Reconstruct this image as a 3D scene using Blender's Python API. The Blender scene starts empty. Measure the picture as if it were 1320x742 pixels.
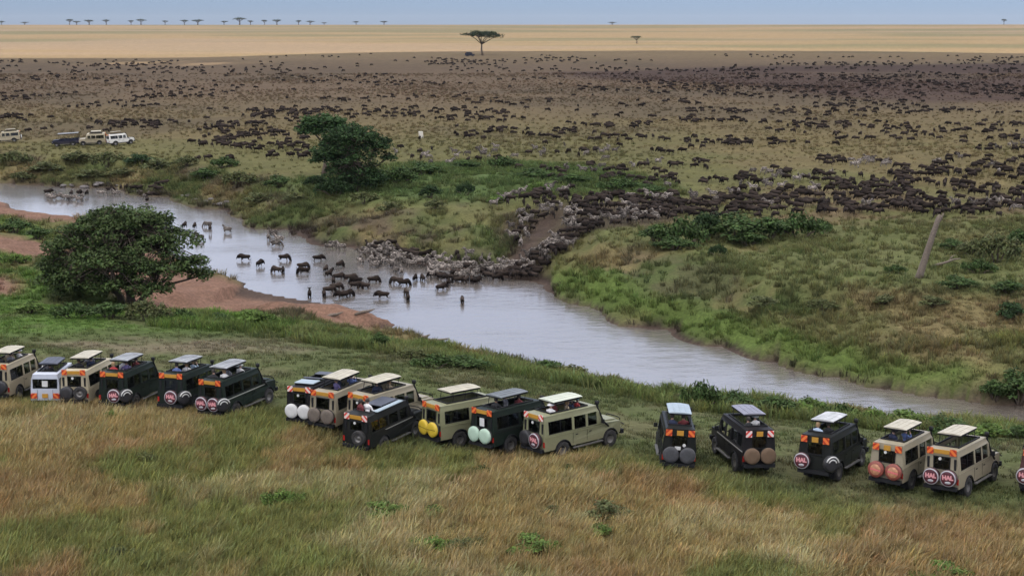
import bpy, bmesh, math, random
import numpy as np
from mathutils import Vector, Matrix
rnd = random.Random(7); nrng = np.random.default_rng(11)
SC = bpy.context.scene; COL = SC.collection; R = math.radians
# ------------------------------------------------------------------ camera, world, sun, exposure
F, CX, CY, YH, CAMH = 1800.0, 660.0, 371.0, 30.0, 18.0
PITCH = math.atan((CY-YH)/F)
cam = bpy.data.cameras.new('camera'); cam.sensor_width = 36; cam.lens = 36*F/1320; cam.clip_end = 20000; cam.clip_start = .5
camo = bpy.data.objects.new('camera', cam); COL.objects.link(camo); SC.camera = camo
camo.location = (0, 0, CAMH); camo.rotation_euler = (math.pi/2-PITCH, 0, 0)
SUN = Vector((-.36, -.34, .87)).normalized()
world = bpy.data.worlds.new('World'); SC.world = world; world.use_nodes = True
wn = world.node_tree.nodes; wl = world.node_tree.links
sky = wn.new('ShaderNodeTexSky'); sky.sky_type = 'NISHITA'; sky.sun_disc = False
sky.sun_elevation = math.asin(SUN.z); sky.sun_rotation = math.atan2(SUN.x, SUN.y)
sky.air_density = 1.0; sky.dust_density = .6; sky.ozone_density = 3.0; sky.altitude = 1500
tint = wn.new('ShaderNodeMix'); tint.data_type = 'RGBA'; tint.blend_type = 'MULTIPLY'; tint.inputs[0].default_value = 1
tint.inputs[7].default_value = (.60, .73, 1.16, 1)
wl.new(sky.outputs[0], tint.inputs[6])
wtc = wn.new('ShaderNodeTexCoord'); wsp = wn.new('ShaderNodeSeparateXYZ'); wl.new(wtc.outputs['Generated'], wsp.inputs[0])
wmr = wn.new('ShaderNodeMapRange'); wmr.interpolation_type = 'SMOOTHSTEP'; wmr.inputs[1].default_value = .0; wmr.inputs[2].default_value = .14; wl.new(wsp.outputs[2], wmr.inputs[0])
wnz = wn.new('ShaderNodeTexNoise'); wnz.inputs['Scale'].default_value = 3.; wnz.inputs['Detail'].default_value = 5; wl.new(wtc.outputs['Generated'], wnz.inputs['Vector'])
wm = wn.new('ShaderNodeMapRange'); wm.inputs[1].default_value = .3; wm.inputs[2].default_value = .7; wm.inputs[3].default_value = .65; wm.inputs[4].default_value = 1.; wl.new(wnz.outputs[0], wm.inputs[0])
wmu = wn.new('ShaderNodeMath'); wmu.operation = 'MULTIPLY'; wl.new(wmr.outputs[0], wmu.inputs[0]); wl.new(wm.outputs[0], wmu.inputs[1])
wmx = wn.new('ShaderNodeMix'); wmx.data_type = 'RGBA'; wl.new(wmu.outputs[0], wmx.inputs[0]); wl.new(tint.outputs[2], wmx.inputs[6]); wmx.inputs[7].default_value = (11.0, 12.2, 15.2, 1)   # veil of pale cloud higher up
wl.new(wmx.outputs[2], wn['Background'].inputs[0])
wn['Background'].inputs[1].default_value = .06
sl = bpy.data.lights.new('sun', 'SUN'); sl.energy = 5.0; sl.angle = R(.5); sl.color = (1, .95, .87)
so = bpy.data.objects.new('sun', sl); COL.objects.link(so); so.rotation_euler = SUN.to_track_quat('Z', 'Y').to_euler(); so.location = SUN*900
SC.view_settings.view_transform = 'Standard'; SC.view_settings.look = 'None'; SC.view_settings.gamma = 1
SC.view_settings.exposure = .55; SC.view_settings.use_curve_mapping = False
try:
    cy = SC.cycles; cy.max_bounces = 7; cy.diffuse_bounces = 4; cy.glossy_bounces = 3; cy.transparent_max_bounces = 12
    cy.volume_bounces = 0; cy.use_denoising = True; cy.caustics_reflective = False; cy.caustics_refractive = False
except Exception: pass
# ------------------------------------------------------------------ helpers
def tag(o, label=None, cat=None, group=None, kind=None):
    if label: o['label'] = label
    if cat: o['category'] = cat
    if group: o['group'] = group
    if kind: o['kind'] = kind
    return o
def empty(name, loc=(0, 0, 0), rz=0):
    o = bpy.data.objects.new(name, None); COL.objects.link(o); o.location = loc; o.rotation_euler = (0, 0, rz); o.empty_display_size = .2
    return o
def link(name, me, parent=None):
    o = bpy.data.objects.new(name, me); COL.objects.link(o); o.parent = parent
    return o
def copy_tree(o, parent=None):
    c = o.copy(); COL.objects.link(c); c.parent = parent
    for ch in o.children: copy_tree(ch, c)
    return c
def sstep(a, b, x):
    t = np.clip((x-a)/(b-a), 0, 1); return t*t*(3-2*t)
_T = np.random.default_rng(3).random((256, 256))
def vn(x, y, s=0):
    x = np.asarray(x, float)+s*17.31; y = np.asarray(y, float)+s*9.77
    xi = np.floor(x).astype(int); yi = np.floor(y).astype(int); fx = x-xi; fy = y-yi
    fx = fx*fx*(3-2*fx); fy = fy*fy*(3-2*fy)
    g = lambda a, b: _T[a & 255, b & 255]
    return (g(xi, yi)*(1-fx)+g(xi+1, yi)*fx)*(1-fy)+(g(xi, yi+1)*(1-fx)+g(xi+1, yi+1)*fx)*fy
def fbm(x, y, sc, s=0, o=4):
    v = 0; a = .5; t = 0
    for k in range(o):
        v = v+a*vn(x/sc, y/sc, s+k*3); t += a; a *= .55; sc = sc/2.07
    return v/t
# ------------------------------------------------------------------ materials
MATS = {}
def mat(name, col, rough=.6, var=.12, scale=6., metal=0., bump=0., spec=.5):
    if name in MATS: return MATS[name]
    m = bpy.data.materials.new(name); m.use_nodes = True; n = m.node_tree.nodes; l = m.node_tree.links; b = n['Principled BSDF']
    b.inputs['Roughness'].default_value = rough; b.inputs['Metallic'].default_value = metal; b.inputs['Specular IOR Level'].default_value = spec
    tc = n.new('ShaderNodeTexCoord'); nz = n.new('ShaderNodeTexNoise'); nz.inputs['Scale'].default_value = scale; nz.inputs['Detail'].default_value = 5
    l.new(tc.outputs['Object'], nz.inputs['Vector'])
    cr = n.new('ShaderNodeMix'); cr.data_type = 'RGBA'
    cr.inputs[6].default_value = tuple(max(0, c*(1-var*2)) for c in col[:3])+(1,); cr.inputs[7].default_value = tuple(min(1, c*(1+var*2)) for c in col[:3])+(1,)
    l.new(nz.outputs[0], cr.inputs[0]); l.new(cr.outputs[2], b.inputs['Base Color'])
    if bump:
        bp = n.new('ShaderNodeBump'); bp.inputs['Strength'].default_value = bump; bp.inputs['Distance'].default_value = .05
        l.new(nz.outputs[0], bp.inputs['Height']); l.new(bp.outputs[0], b.inputs['Normal'])
    MATS[name] = m; return m
def attr_mat(name, attr, rough=.8, inst=False, transl=0., noise=None, spec=.2):
    """colour read from a mesh colour attribute, optionally times the instancer's tint"""
    m = bpy.data.materials.new(name); m.use_nodes = True; n = m.node_tree.nodes; l = m.node_tree.links; b = n['Principled BSDF']
    b.inputs['Roughness'].default_value = rough; b.inputs['Specular IOR Level'].default_value = spec
    a = n.new('ShaderNodeAttribute'); a.attribute_name = attr; out = a.outputs['Color']
    if inst:
        t = n.new('ShaderNodeAttribute'); t.attribute_name = 'tint'; t.attribute_type = 'INSTANCER'
        mx = n.new('ShaderNodeMix'); mx.data_type = 'RGBA'; mx.blend_type = 'MULTIPLY'; mx.inputs[0].default_value = 1
        l.new(out, mx.inputs[6]); l.new(t.outputs['Color'], mx.inputs[7]); out = mx.outputs[2]
    if noise:
        g = n.new('ShaderNodeNewGeometry')
        for sc, lo, hi in noise:
            nz = n.new('ShaderNodeTexNoise'); nz.inputs['Scale'].default_value = sc; nz.inputs['Detail'].default_value = 6; nz.inputs['Roughness'].default_value = .65
            l.new(g.outputs['Position'], nz.inputs['Vector'])
            mr = n.new('ShaderNodeMapRange'); mr.inputs[1].default_value = .3; mr.inputs[2].default_value = .7; mr.inputs[3].default_value = lo; mr.inputs[4].default_value = hi
            l.new(nz.outputs[0], mr.inputs[0])
            mx = n.new('ShaderNodeMix'); mx.data_type = 'RGBA'; mx.blend_type = 'MULTIPLY'; mx.inputs[0].default_value = 1
            l.new(out, mx.inputs[6]); l.new(mr.outputs[0], mx.inputs[7]); out = mx.outputs[2]
        bp = n.new('ShaderNodeBump'); bp.inputs['Strength'].default_value = .6; bp.inputs['Distance'].default_value = .12
        nz = n.new('ShaderNodeTexNoise'); nz.inputs['Scale'].default_value = 3.; nz.inputs['Detail'].default_value = 7
        l.new(g.outputs['Position'], nz.inputs['Vector']); l.new(nz.outputs[0], bp.inputs['Height']); l.new(bp.outputs[0], b.inputs['Normal'])
    l.new(out, b.inputs['Base Color'])
    if transl:
        tr = n.new('ShaderNodeBsdfTranslucent'); l.new(out, tr.inputs[0]); ms = n.new('ShaderNodeMixShader'); ms.inputs[0].default_value = transl
        l.new(b.outputs[0], ms.inputs[1]); l.new(tr.outputs[0], ms.inputs[2]); l.new(ms.outputs[0], n['Material Output'].inputs[0])
    MATS[name] = m; return m
# ------------------------------------------------------------------ lie of the land: surveyed columns (pixel x, [(pixel y, height)...])
def ray(px, py):
    px = np.asarray(px, float); py = np.asarray(py, float)
    a = (px-CX)/F; b = (CY-py)/F; c, s = math.cos(PITCH), math.sin(PITCH)
    return a, c+b*s, -s+b*c
def at_z(px, py, z):
    dx, dy, dz = ray(px, py); t = (z-CAMH)/dz
    return dx*t, dy*t
COLS = {
 75: [(600,0),(520,-.1),(460,-.6),(420,-1.7),(380,-3.5),(335,-5.3),(300,-6.3),(282,-7),(262,-7.5),(250,-7.6),(240,-7),(231,-6.4),(217,-4.8),(204,-3.5),(192,-3.2)],
 225: [(600,0),(520,-.1),(455,-.9),(415,-2.8),(400,-4.8),(378,-6.3),(345,-7),(310,-7.6),(270,-7.6),(254,-7),(244,-6.3),(232,-5),(216,-3.6),(200,-3.2)],
 380: [(600,0),(530,0),(465,-1),(432,-3),(411,-5.8),(400,-6.6),(384,-7),(350,-7.6),(315,-7.5),(295,-7),(283,-6),(265,-4.6),(240,-3.6),(210,-3.2)],
 510: [(600,0),(550,0),(480,-1),(447,-3.2),(432,-6.3),(424,-6.95),(400,-7.3),(360,-7.5),(334,-7),(316,-6.2),(297,-5.0),(270,-3.9),(245,-3.5),(212,-3.2)],
 930: [(680,0),(630,0),(570,-.5),(535,-1.9),(526,-3.8),(518,-7),(475,-7.6),(446,-7),(432,-6.2),(403,-5.4),(373,-4.5),(345,-3.4),(305,-3.2),(260,-3.1)],
 1080: [(695,0),(650,0),(590,-.35),(553,-1.7),(546,-3.6),(538,-7),(505,-7.5),(484,-7),(470,-6.3),(437,-5.6),(403,-4.8),(372,-3.4),(325,-3.2),(280,-3.1)],
 1230: [(705,0),(668,0),(604,-.3),(567,-1.6),(558,-3.6),(556,-7),(530,-7.5),(511,-7),(497,-6.3),(460,-5.7),(418,-4.9),(380,-3.5),(335,-3.2),(280,-3.1)],
 -130: [(560,0),(500,-.2),(460,-.6),(420,-1.5),(370,-3.2),(320,-5),(285,-6.2),(262,-7),(250,-7.6),(243,-7.5),(233,-7),(222,-6),(210,-4.5),(198,-3.4),(190,-3.2)],
 0: [(600,0),(520,-.1),(470,-.4),(430,-1.2),(380,-3),(320,-5),(285,-6.2),(262,-7),(250,-7.6),(243,-7.6),(236,-7),(226,-6.3),(212,-4.6),(200,-3.5),(190,-3.2)],
 150: [(600,0),(520,-.1),(450,-.8),(410,-2.2),(385,-3.8),(350,-5.6),(320,-6.5),(292,-7),(270,-7.6),(250,-7.5),(243,-7),(235,-6.5),(222,-5),(210,-3.6),(196,-3.2)],
 300: [(600,0),(520,-.1),(460,-1),(425,-3),(405,-5.4),(385,-6.5),(364,-7),(330,-7.6),(290,-7.6),(270,-7),(258,-6),(245,-4.7),(225,-3.6),(207,-3.2)],
 450: [(600,0),(540,0),(470,-1),(440,-3),(420,-5.8),(412,-6.75),(395,-7),(370,-7.5),(335,-7.5),(318,-7),(305,-6),(285,-4.6),(260,-3.7),(235,-3.4),(212,-3.2)],
 560: [(640,0),(560,0),(490,-1),(455,-3.6),(446,-6.5),(440,-7),(410,-7.6),(370,-7.4),(348,-7),(324,-6.2),(305,-5.1),(283,-4.2),(255,-3.6),(212,-3.2)],
 640: [(640,0),(560,0),(500,-1.2),(470,-3.6),(462,-6.8),(458,-7),(420,-7.6),(380,-7.4),(358,-7),(340,-6.5),(325,-6.1),(305,-5.0),(275,-3.9),(240,-3.4),(200,-3.1)],
 700: [(640,0),(570,0),(510,-1.2),(478,-3.6),(470,-7),(430,-7.6),(390,-7.5),(368,-7),(355,-6.6),(335,-5.6),(310,-4.7),(285,-4),(262,-3.5),(230,-3.2),(190,-3.1)],
 760: [(650,0),(570,0),(515,-1.3),(490,-3.6),(484,-7),(450,-7.6),(410,-7.5),(394,-7),(380,-6.3),(350,-5.2),(325,-4.1),(300,-3.5),(275,-3.3),(230,-3.2)],
 860: [(660,0),(620,0),(560,-.6),(525,-2),(513,-4),(508,-7),(460,-7.6),(425,-7),(412,-6.3),(385,-5.2),(350,-4.2),(322,-3.4),(290,-3.2),(240,-3.1)],
 1000: [(690,0),(640,0),(580,-.4),(545,-1.8),(536,-3.6),(528,-7),(490,-7.5),(466,-7),(450,-6.2),(420,-5.6),(395,-4.7),(368,-3.4),(320,-3.2),(280,-3.1)],
 1150: [(700,0),(660,0),(600,-.3),(560,-1.6),(552,-3.6),(548,-7),(520,-7.5),(500,-7),(486,-6.3),(450,-5.7),(410,-4.9),(375,-3.5),(330,-3.2),(280,-3.1)],
 1320: [(720,0),(680,0),(610,-.3),(575,-1.6),(564,-3.6),(565,-7),(540,-7.5),(522,-7),(508,-6.3),(470,-5.8),(425,-5),(385,-3.6),(340,-3.2),(280,-3.1)],
 1460: [(740,0),(690,0),(615,-.3),(580,-1.6),(576,-3.6),(580,-7),(555,-7.5),(535,-7),(520,-6.3),(480,-5.8),(435,-5),(395,-3.6),(345,-3.2),(285,-3.1)]}
ks = sorted(COLS); cp = []
for i, k in enumerate(ks):
    for (py, z) in COLS[k]:
        x, y = at_z(k, py, z); cp.append((float(x), float(y), z))
for d in (255, 290, 330, 380):
    for u in np.linspace(-.6, .6, 13): cp.append((u*d, d, -3.15+max(0, d-250)*.0108))
for u in np.linspace(-.6, .6, 11): cp.append((u*40, 38, 0.)); cp.append((u*25, 22, 0.2))
cp = np.array(cp); cp[:, 1] += np.linspace(0, 1e-3, len(cp))
CXY, CZ = cp[:, :2], cp[:, 2]
D = np.hypot(CXY[:, None, 0]-CXY[None, :, 0], (CXY[:, None, 1]-CXY[None, :, 1]))
n = len(CZ); A = np.zeros((n+3, n+3)); A[:n, :n] = D+np.eye(n)*.02; A[:n, n] = 1; A[:n, n+1:] = CXY; A[n, :n] = 1; A[n+1:, :n] = CXY.T
W = np.linalg.solve(A, np.concatenate([CZ, [0, 0, 0]]))
def rbf(x, y):
    out = np.empty(x.shape); xf = x.ravel(); yf = y.ravel(); o = out.ravel()
    for s in range(0, len(xf), 60000):
        e = s+60000; d = np.hypot(xf[s:e, None]-CXY[None, :, 0], yf[s:e, None]-CXY[None, :, 1])
        o[s:e] = d@W[:n]+W[n]+xf[s:e]*W[n+1]+yf[s:e]*W[n+2]
    return o.reshape(x.shape)
NU, NV, UMAX, Y0, Y1 = 540, 620, .78, 24., 3400.
us = np.linspace(-UMAX, UMAX, NU); vs = np.linspace(math.log(Y0), math.log(Y1), NV)
GY = np.repeat(np.exp(vs)[:, None], NU, 1); GX = GY*us[None, :]
def plain(x, y):
    z = -3.15+np.maximum(0, y-250)*.0108
    top = -3.15+1750*.0108+(x*.0004)
    z = np.where(y > 2000, top-((y-2000)/1400)**2*30, z)
    return z+(fbm(x, y, 260, 5)-.5)*sstep(300, 900, y)*3.0*(1-sstep(1500, 2000, y))
near = GY < 385
GZ = plain(GX, GY)
zr = np.zeros_like(GZ); rows = int(np.searchsorted(np.exp(vs), 385)); zr[:rows] = rbf(GX[:rows], GY[:rows])
bl = sstep(270, 370, GY); GZ = zr*(1-bl)*(GY < 384)+GZ*np.where(GY < 384, bl, 1)
tt = np.clip((GZ+7.0)/3.9, 0, 1); far_bank = (GY > 92+ (GX < 20)*20) & (GY < 245); ph = (fbm(GX, GY, 16, 25)-.5)*.5*np.sin(np.pi*tt)
GZ = np.where(far_bank & (tt > 0) & (tt < 1), -7.0+3.9*np.clip(tt-.93*(np.sin(4*np.pi*(tt+ph))-np.sin(4*np.pi*ph))/(4*np.pi), 0, 1), GZ)
cut = (GY > 90+(GX < 20)*25) & (GY < 230) & ~((GX > -26) & (GX < 4) & (GY > 118) & (GY < 170)); GZ = np.where(cut, GZ+.6*sstep(-7.1, -6.95, GZ)*(1-sstep(-6.2, -4.5, GZ)), GZ)
bankness = sstep(-7.0, -6.0, GZ)*(1-sstep(-3.6, -2.6, GZ))
GZ = GZ+bankness*((fbm(GX, GY, 7., 21)-.5)*2.2+(fbm(GX, GY, 2.2, 22)-.5)*1.0)+(fbm(GX, GY, 5., 23)-.5)*.25*(GZ > -6.9)*(GY < 300)+(fbm(GX, GY, 1.1, 24, 2)-.5)*.10*(GZ > -6.9)*(GY < 140)
def gz(x, y):
    x = np.asarray(x, float); y = np.asarray(y, float)
    u = np.clip((x/y+UMAX)/(2*UMAX)*(NU-1), 0, NU-1.001); v = np.clip((np.log(y)-vs[0])/(vs[-1]-vs[0])*(NV-1), 0, NV-1.001)
    i = u.astype(int); j = v.astype(int); a = u-i; b = v-j
    return (GZ[j, i]*(1-a)+GZ[j, i+1]*a)*(1-b)+(GZ[j+1, i]*(1-a)+GZ[j+1, i+1]*a)*b
WATER = -7.0
_td = np.exp(np.linspace(math.log(30), math.log(2400), 900))
def G(px, py, water=True):
    """where the line of sight through a surveyed point meets the land (or the river)"""
    px = np.atleast_1d(np.asarray(px, float)); py = np.atleast_1d(np.asarray(py, float))
    dx, dy, dz = ray(px, py); t = _td[None, :]/dy[:, None]
    X = dx[:, None]*t; Y = dy[:, None]*t; Z = CAMH+dz[:, None]*t; g = gz(X, Y)
    if water: g = np.maximum(g, WATER)
    hit = Z <= g; k = np.where(hit.any(1), hit.argmax(1), len(_td)-1); k = np.maximum(k, 1); r = np.arange(len(px))
    d0 = Z[r, k-1]-g[r, k-1]; d1 = Z[r, k]-g[r, k]; f = np.clip(d0/(d0-d1+1e-9), 0, 1)
    x = X[r, k-1]*(1-f)+X[r, k]*f; y = Y[r, k-1]*(1-f)+Y[r, k]*f; z = g[r, k-1]*(1-f)+g[r, k]*f
    return np.stack([x, y, z], 1)
def Gp(px, py): return Vector(G(px, py)[0])
def poly_mask(x, y, poly, soft):
    """signed distance style mask of a ground polygon surveyed in pixels"""
    P = G([p[0] for p in poly], [p[1] for p in poly])[:, :2]
    return wpoly_mask(x, y, P, soft)
def wpoly_mask(x, y, P, soft):
    x = np.asarray(x, float); y = np.asarray(y, float); inside = np.zeros(x.shape, bool); dmin = np.full(x.shape, 1e9)
    for i in range(len(P)):
        ax, ay = P[i]; bx, by = P[(i+1) % len(P)]
        c = ((ay > y) != (by > y)) & (x < (bx-ax)*(y-ay)/((by-ay) if by != ay else 1e-9)+ax); inside ^= c
        t = np.clip(((x-ax)*(bx-ax)+(y-ay)*(by-ay))/((bx-ax)**2+(by-ay)**2+1e-9), 0, 1)
        dmin = np.minimum(dmin, np.hypot(x-ax-t*(bx-ax), y-ay-t*(by-ay)))
    return sstep(-soft, soft, np.where(inside, dmin, -dmin))
# ------------------------------------------------------------------ what grows where
TALL = [(-160,516),(120,518),(300,530),(370,540),(440,578),(600,586),(780,588),(860,606),(905,616),(1000,640),(1090,652),(1200,662),(1450,682),(1480,700),(1700,760),(1700,1050),(-500,1050),(-500,600)]
SANDS = [[(-60,252),(0,256),(60,264),(110,272),(100,290),(40,284),(-60,276)],[(95,288),(240,345),(300,362),(360,378),(420,389),(480,399),(528,407),(522,419),(474,426),(420,416),(330,404),(240,404),(190,402),(150,380),(80,330)],
         [(-60,305),(30,305),(70,318),(78,335),(40,332),(-60,325)],[(-60,352),(10,356),(28,372),(15,382),(-60,378)]]
RAMP = [(626,360),(690,366),(700,352),(735,318),(760,298),(830,292),(870,285),(870,258),(760,262),(700,262),(680,285),(668,318),(630,345)]
RAMP2 = [(648,345),(668,312),(690,285),(722,275),(715,290),(692,318),(676,346)]
BURNT = [(700,94),(820,90),(1000,85),(1450,80),(1500,78),(1500,134),(1450,131),(1200,132),(1080,126),(960,112),(860,106),(760,102)]
DENSE = [(870,290),(880,252),(1000,240),(1150,248),(1450,255),(1450,282),(1150,284),(960,286)]
LUSH = [(690,372),(760,398),(860,430),(960,455),(1060,480),(1160,500),(1240,505),(1270,480),(1150,468),(1040,436),(960,412),(860,384),(760,352),(715,345)]
THICK = [(330,240),(420,232),(500,212),(640,208),(760,214),(860,238),(880,252),(780,256),(680,252),(640,262),(520,262),(400,258)]
LGREEN = [(-80,290),(20,285),(70,300),(100,345),(150,398),(250,408),(340,408),(340,425),(120,430),(-80,440)]
def wp(poly): return G([p[0] for p in poly], [p[1] for p in poly])[:, :2]
wTALL, wRAMP, wRAMP2, wBURNT, wDENSE, wLUSH, wTHICK, wLG = map(wp, (TALL, RAMP, RAMP2, BURNT, DENSE, LUSH, THICK, LGREEN)); wS = [wp(s) for s in SANDS]; wSCARP = wp([(380,288),(420,276),(500,290),(560,300),(640,280),(680,268),(692,300),(640,328),(560,320),(500,320),(430,312)]); wTRK = wp([(40,442),(200,434),(330,440),(430,454),(300,454),(150,455)])
def lerp(a, b, t): return a*(1-t[..., None])+np.asarray(b)*t[..., None]
def ground_color(x, y, z):
    x = np.asarray(x, float); y = np.asarray(y, float); o = np.ones(x.shape+(3,))
    n1 = fbm(x, y, 14, 1); n2 = fbm(x, y, 4, 2); n3 = fbm(x, y, 60, 3); n4 = fbm(x, y, 1.6, 4, 3)
    c = o*np.array((.066, .076, .030))                                   # trampled short grass by the vehicles
    c = lerp(c, (.088, .080, .042), sstep(.42, .66, n2)*.7); c = lerp(c, (.050, .068, .022), sstep(.5, .7, n1)*.7)
    far = sstep(125, 175, y+ (n1-.5)*40)*(z > -3.9)                      # open plain
    pc = o*np.array((.108, .085, .040)); pc = lerp(pc, (.088, .083, .033), sstep(.45, .62, n3)*(1-sstep(200, 330, y))); pc = lerp(pc, (.104, .073, .045), sstep(240, 430, y))
    pc = lerp(pc, (.070, .054, .034), sstep(.5, .7, fbm(x, y, 45, 9))*.6*sstep(200, 300, y))
    dry = sstep(560, 760, y); pc = lerp(pc, (.175, .124, .066), dry); pc = lerp(pc, (.105, .094, .050), dry*sstep(.42, .62, fbm(x*.3, y, 90, 8))*.8); pc = lerp(pc, (.185, .132, .084), dry*sstep(.55, .7, fbm(x*.3, y, 150, 14))*.8)
    c = lerp(c, pc, far)
    c = lerp(c, (.088, .092, .034), sstep(105, 118, y)*(1-far)*sstep(-10, 0, x)*(z > -4)*.7)
    bank = sstep(-6.95, -6.2, z)*(1-sstep(-3.9, -3.0, z)); 
    bc = o*np.array((.090, .086, .035)); bc = lerp(bc, (.052, .068, .023), sstep(.48, .64, n1)*.85); bc = lerp(bc, (.118, .094, .044), sstep(.50, .68, fbm(x, y, 9, 12))); bc = lerp(bc, (.075, .055, .040), sstep(.58, .7, fbm(x, y, 6, 13))*(.75-.45*sstep(0, 20, x)))
    c = lerp(c, bc, bank)
    c = lerp(c, (.052, .082, .026), wpoly_mask(x, y, wTHICK, 5)*(.55+.45*n2)); c = lerp(c, (.060, .098, .022), wpoly_mask(x, y, wLG, 4)*sstep(.25, .5, n2))
    c = lerp(c, (.066, .092, .024), wpoly_mask(x, y, wLUSH, 1.5)*sstep(.2, .5, n1+.12))
    # tall dry grass of the slope
    tc = o*np.array((.182, .140, .060)); tc = lerp(tc, (.176, .116, .056), sstep(.46, .66, fbm(x, y, 4.5, 15))*.7); tc = lerp(tc, (.098, .110, .034), sstep(.48, .62, fbm(x, y, 4, 16))*.85); tc = lerp(tc, (.235, .20, .10), sstep(.58, .72, fbm(x, y, 3.5, 17))*.6)
    tm = wpoly_mask(x, y, wTALL, 2.0); c = lerp(c, tc, tm)
    for k, s in enumerate(wS): c = lerp(c, (.148, .086, .060), wpoly_mask(x, y, s, .8+n2)*sstep(.12, .3, n2))
    c = lerp(c, (.125, .102, .068), wpoly_mask(x, y, wTRK, 2.5)*sstep(.3, .6, n2)*.8)
    c = lerp(c, (.120, .078, .052), wpoly_mask(x, y, wDENSE, 6)*sstep(.4, .6, n2)*.6)
    c = lerp(c, (.058, .044, .031), wpoly_mask(x, y, wSCARP, 3)*sstep(.33, .55, fbm(x, y, 4, 19))*.9); c = lerp(c, (.040, .029, .024), wpoly_mask(x, y, wRAMP2, 1.2)*sstep(.2, .5, n2+.1)); c = lerp(c, (.055, .039, .030), wpoly_mask(x, y, wRAMP, 1.5)*.8)
    c = lerp(c, (.058, .038, .028), wpoly_mask(x, y, wBURNT, 14)*sstep(.25, .55, fbm(x*.3, y, 30, 18)+.1))
    c = lerp(c, (.034, .025, .020), sstep(-6.62, -6.85, z)*(1-sum(wpoly_mask(x, y, s, 1.) for s in wS).clip(0, 1)))   # wet mud at the waterline, colour darkened for the shade under the cut bank
    c = lerp(c, (.060, .043, .034), sstep(-6.90, -7.0, z))
    return c*(.86+.28*n4)[..., None], tm
# ------------------------------------------------------------------ ground sheet
def grid_mesh(name, X, Y, Z, cols=None):
    nv, nu = X.shape; me = bpy.data.meshes.new(name); v = np.stack([X, Y, Z], -1).reshape(-1, 3)
    idx = np.arange(nv*nu).reshape(nv, nu); q = np.stack([idx[:-1, :-1], idx[:-1, 1:], idx[1:, 1:], idx[1:, :-1]], -1).reshape(-1, 4)
    me.vertices.add(len(v)); me.vertices.foreach_set('co', v.ravel()); me.loops.add(q.size); me.loops.foreach_set('vertex_index', q.ravel().astype(np.int32))
    me.polygons.add(len(q)); me.polygons.foreach_set('loop_start', np.arange(0, q.size, 4, dtype=np.int32)); me.update(calc_edges=True)
    me.polygons.foreach_set('use_smooth', np.ones(len(q), bool))
    if cols is not None: set_cols(me, cols.reshape(-1, 3))
    return me
def set_cols(me, c, name='col'):
    a = me.color_attributes.new(name, 'FLOAT_COLOR', 'POINT'); a.data.foreach_set('color', np.concatenate([c, np.ones((len(c), 1))], 1).astype(np.float32).ravel())
GC, GT = ground_color(GX, GY, GZ)
me = grid_mesh('ground', GX, GY, GZ, GC); me.materials.append(attr_mat('grassland_ground', 'col', .95, noise=[(.5, .8, 1.2), (4., .7, 1.3)], spec=.05))
ground = tag(link('ground', me), 'rolling savanna ground falling to a river and rising to a far ridge', 'ground', kind='structure')
# ------------------------------------------------------------------ river
def water_material():
    m = bpy.data.materials.new('river_water'); m.use_nodes = True; n = m.node_tree.nodes; l = m.node_tree.links; b = n['Principled BSDF']
    b.inputs['Base Color'].default_value = (.10, .082, .066, 1); b.inputs['Roughness'].default_value = .5
    g = n.new('ShaderNodeNewGeometry'); mp = n.new('ShaderNodeMapping'); mp.inputs['Scale'].default_value = (.55, 1.0, 1); mp.inputs['Rotation'].default_value = (0, 0, R(-35))
    l.new(g.outputs['Position'], mp.inputs[0])
    n1 = n.new('ShaderNodeTexNoise'); n1.inputs['Scale'].default_value = .9; n1.inputs['Detail'].default_value = 6; n1.inputs['Roughness'].default_value = .6; l.new(mp.outputs[0], n1.inputs['Vector'])
    n2 = n.new('ShaderNodeTexNoise'); n2.inputs['Scale'].default_value = .12; n2.inputs['Detail'].default_value = 3; l.new(mp.outputs[0], n2.inputs['Vector'])
    mr = n.new('ShaderNodeMapRange'); mr.inputs[1].default_value = .42; mr.inputs[2].default_value = .68; mr.inputs[3].default_value = .12; mr.inputs[4].default_value = .85; l.new(n2.outputs[0], mr.inputs[0])
    bp = n.new('ShaderNodeBump'); bp.inputs['Distance'].default_value = .10; l.new(mr.outputs[0], bp.inputs['Strength']); l.new(n1.outputs[0], bp.inputs['Height'])
    gl = n.new('ShaderNodeBsdfGlossy'); gl.inputs['Roughness'].default_value = .12; gl.inputs[0].default_value = (.95, .95, .95, 1); l.new(bp.outputs[0], gl.inputs['Normal'])
    fr = n.new('ShaderNodeFresnel'); fr.inputs[0].default_value = 4.0; l.new(bp.outputs[0], fr.inputs['Normal'])
    ms = n.new('ShaderNodeMixShader'); l.new(fr.outputs[0], ms.inputs[0]); l.new(b.outputs[0], ms.inputs[1]); l.new(gl.outputs[0], ms.inputs[2]); l.new(ms.outputs[0], n['Material Output'].inputs[0])
    return m
wx, wy = np.meshgrid(np.linspace(-190, 90, 60), np.linspace(68, 262, 50)); me = grid_mesh('river', wx, wy, np.full(wx.shape, WATER)); me.materials.append(water_material())
tag(link('river', me), 'pale brown river winding between grassy banks', 'river', kind='structure')
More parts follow.
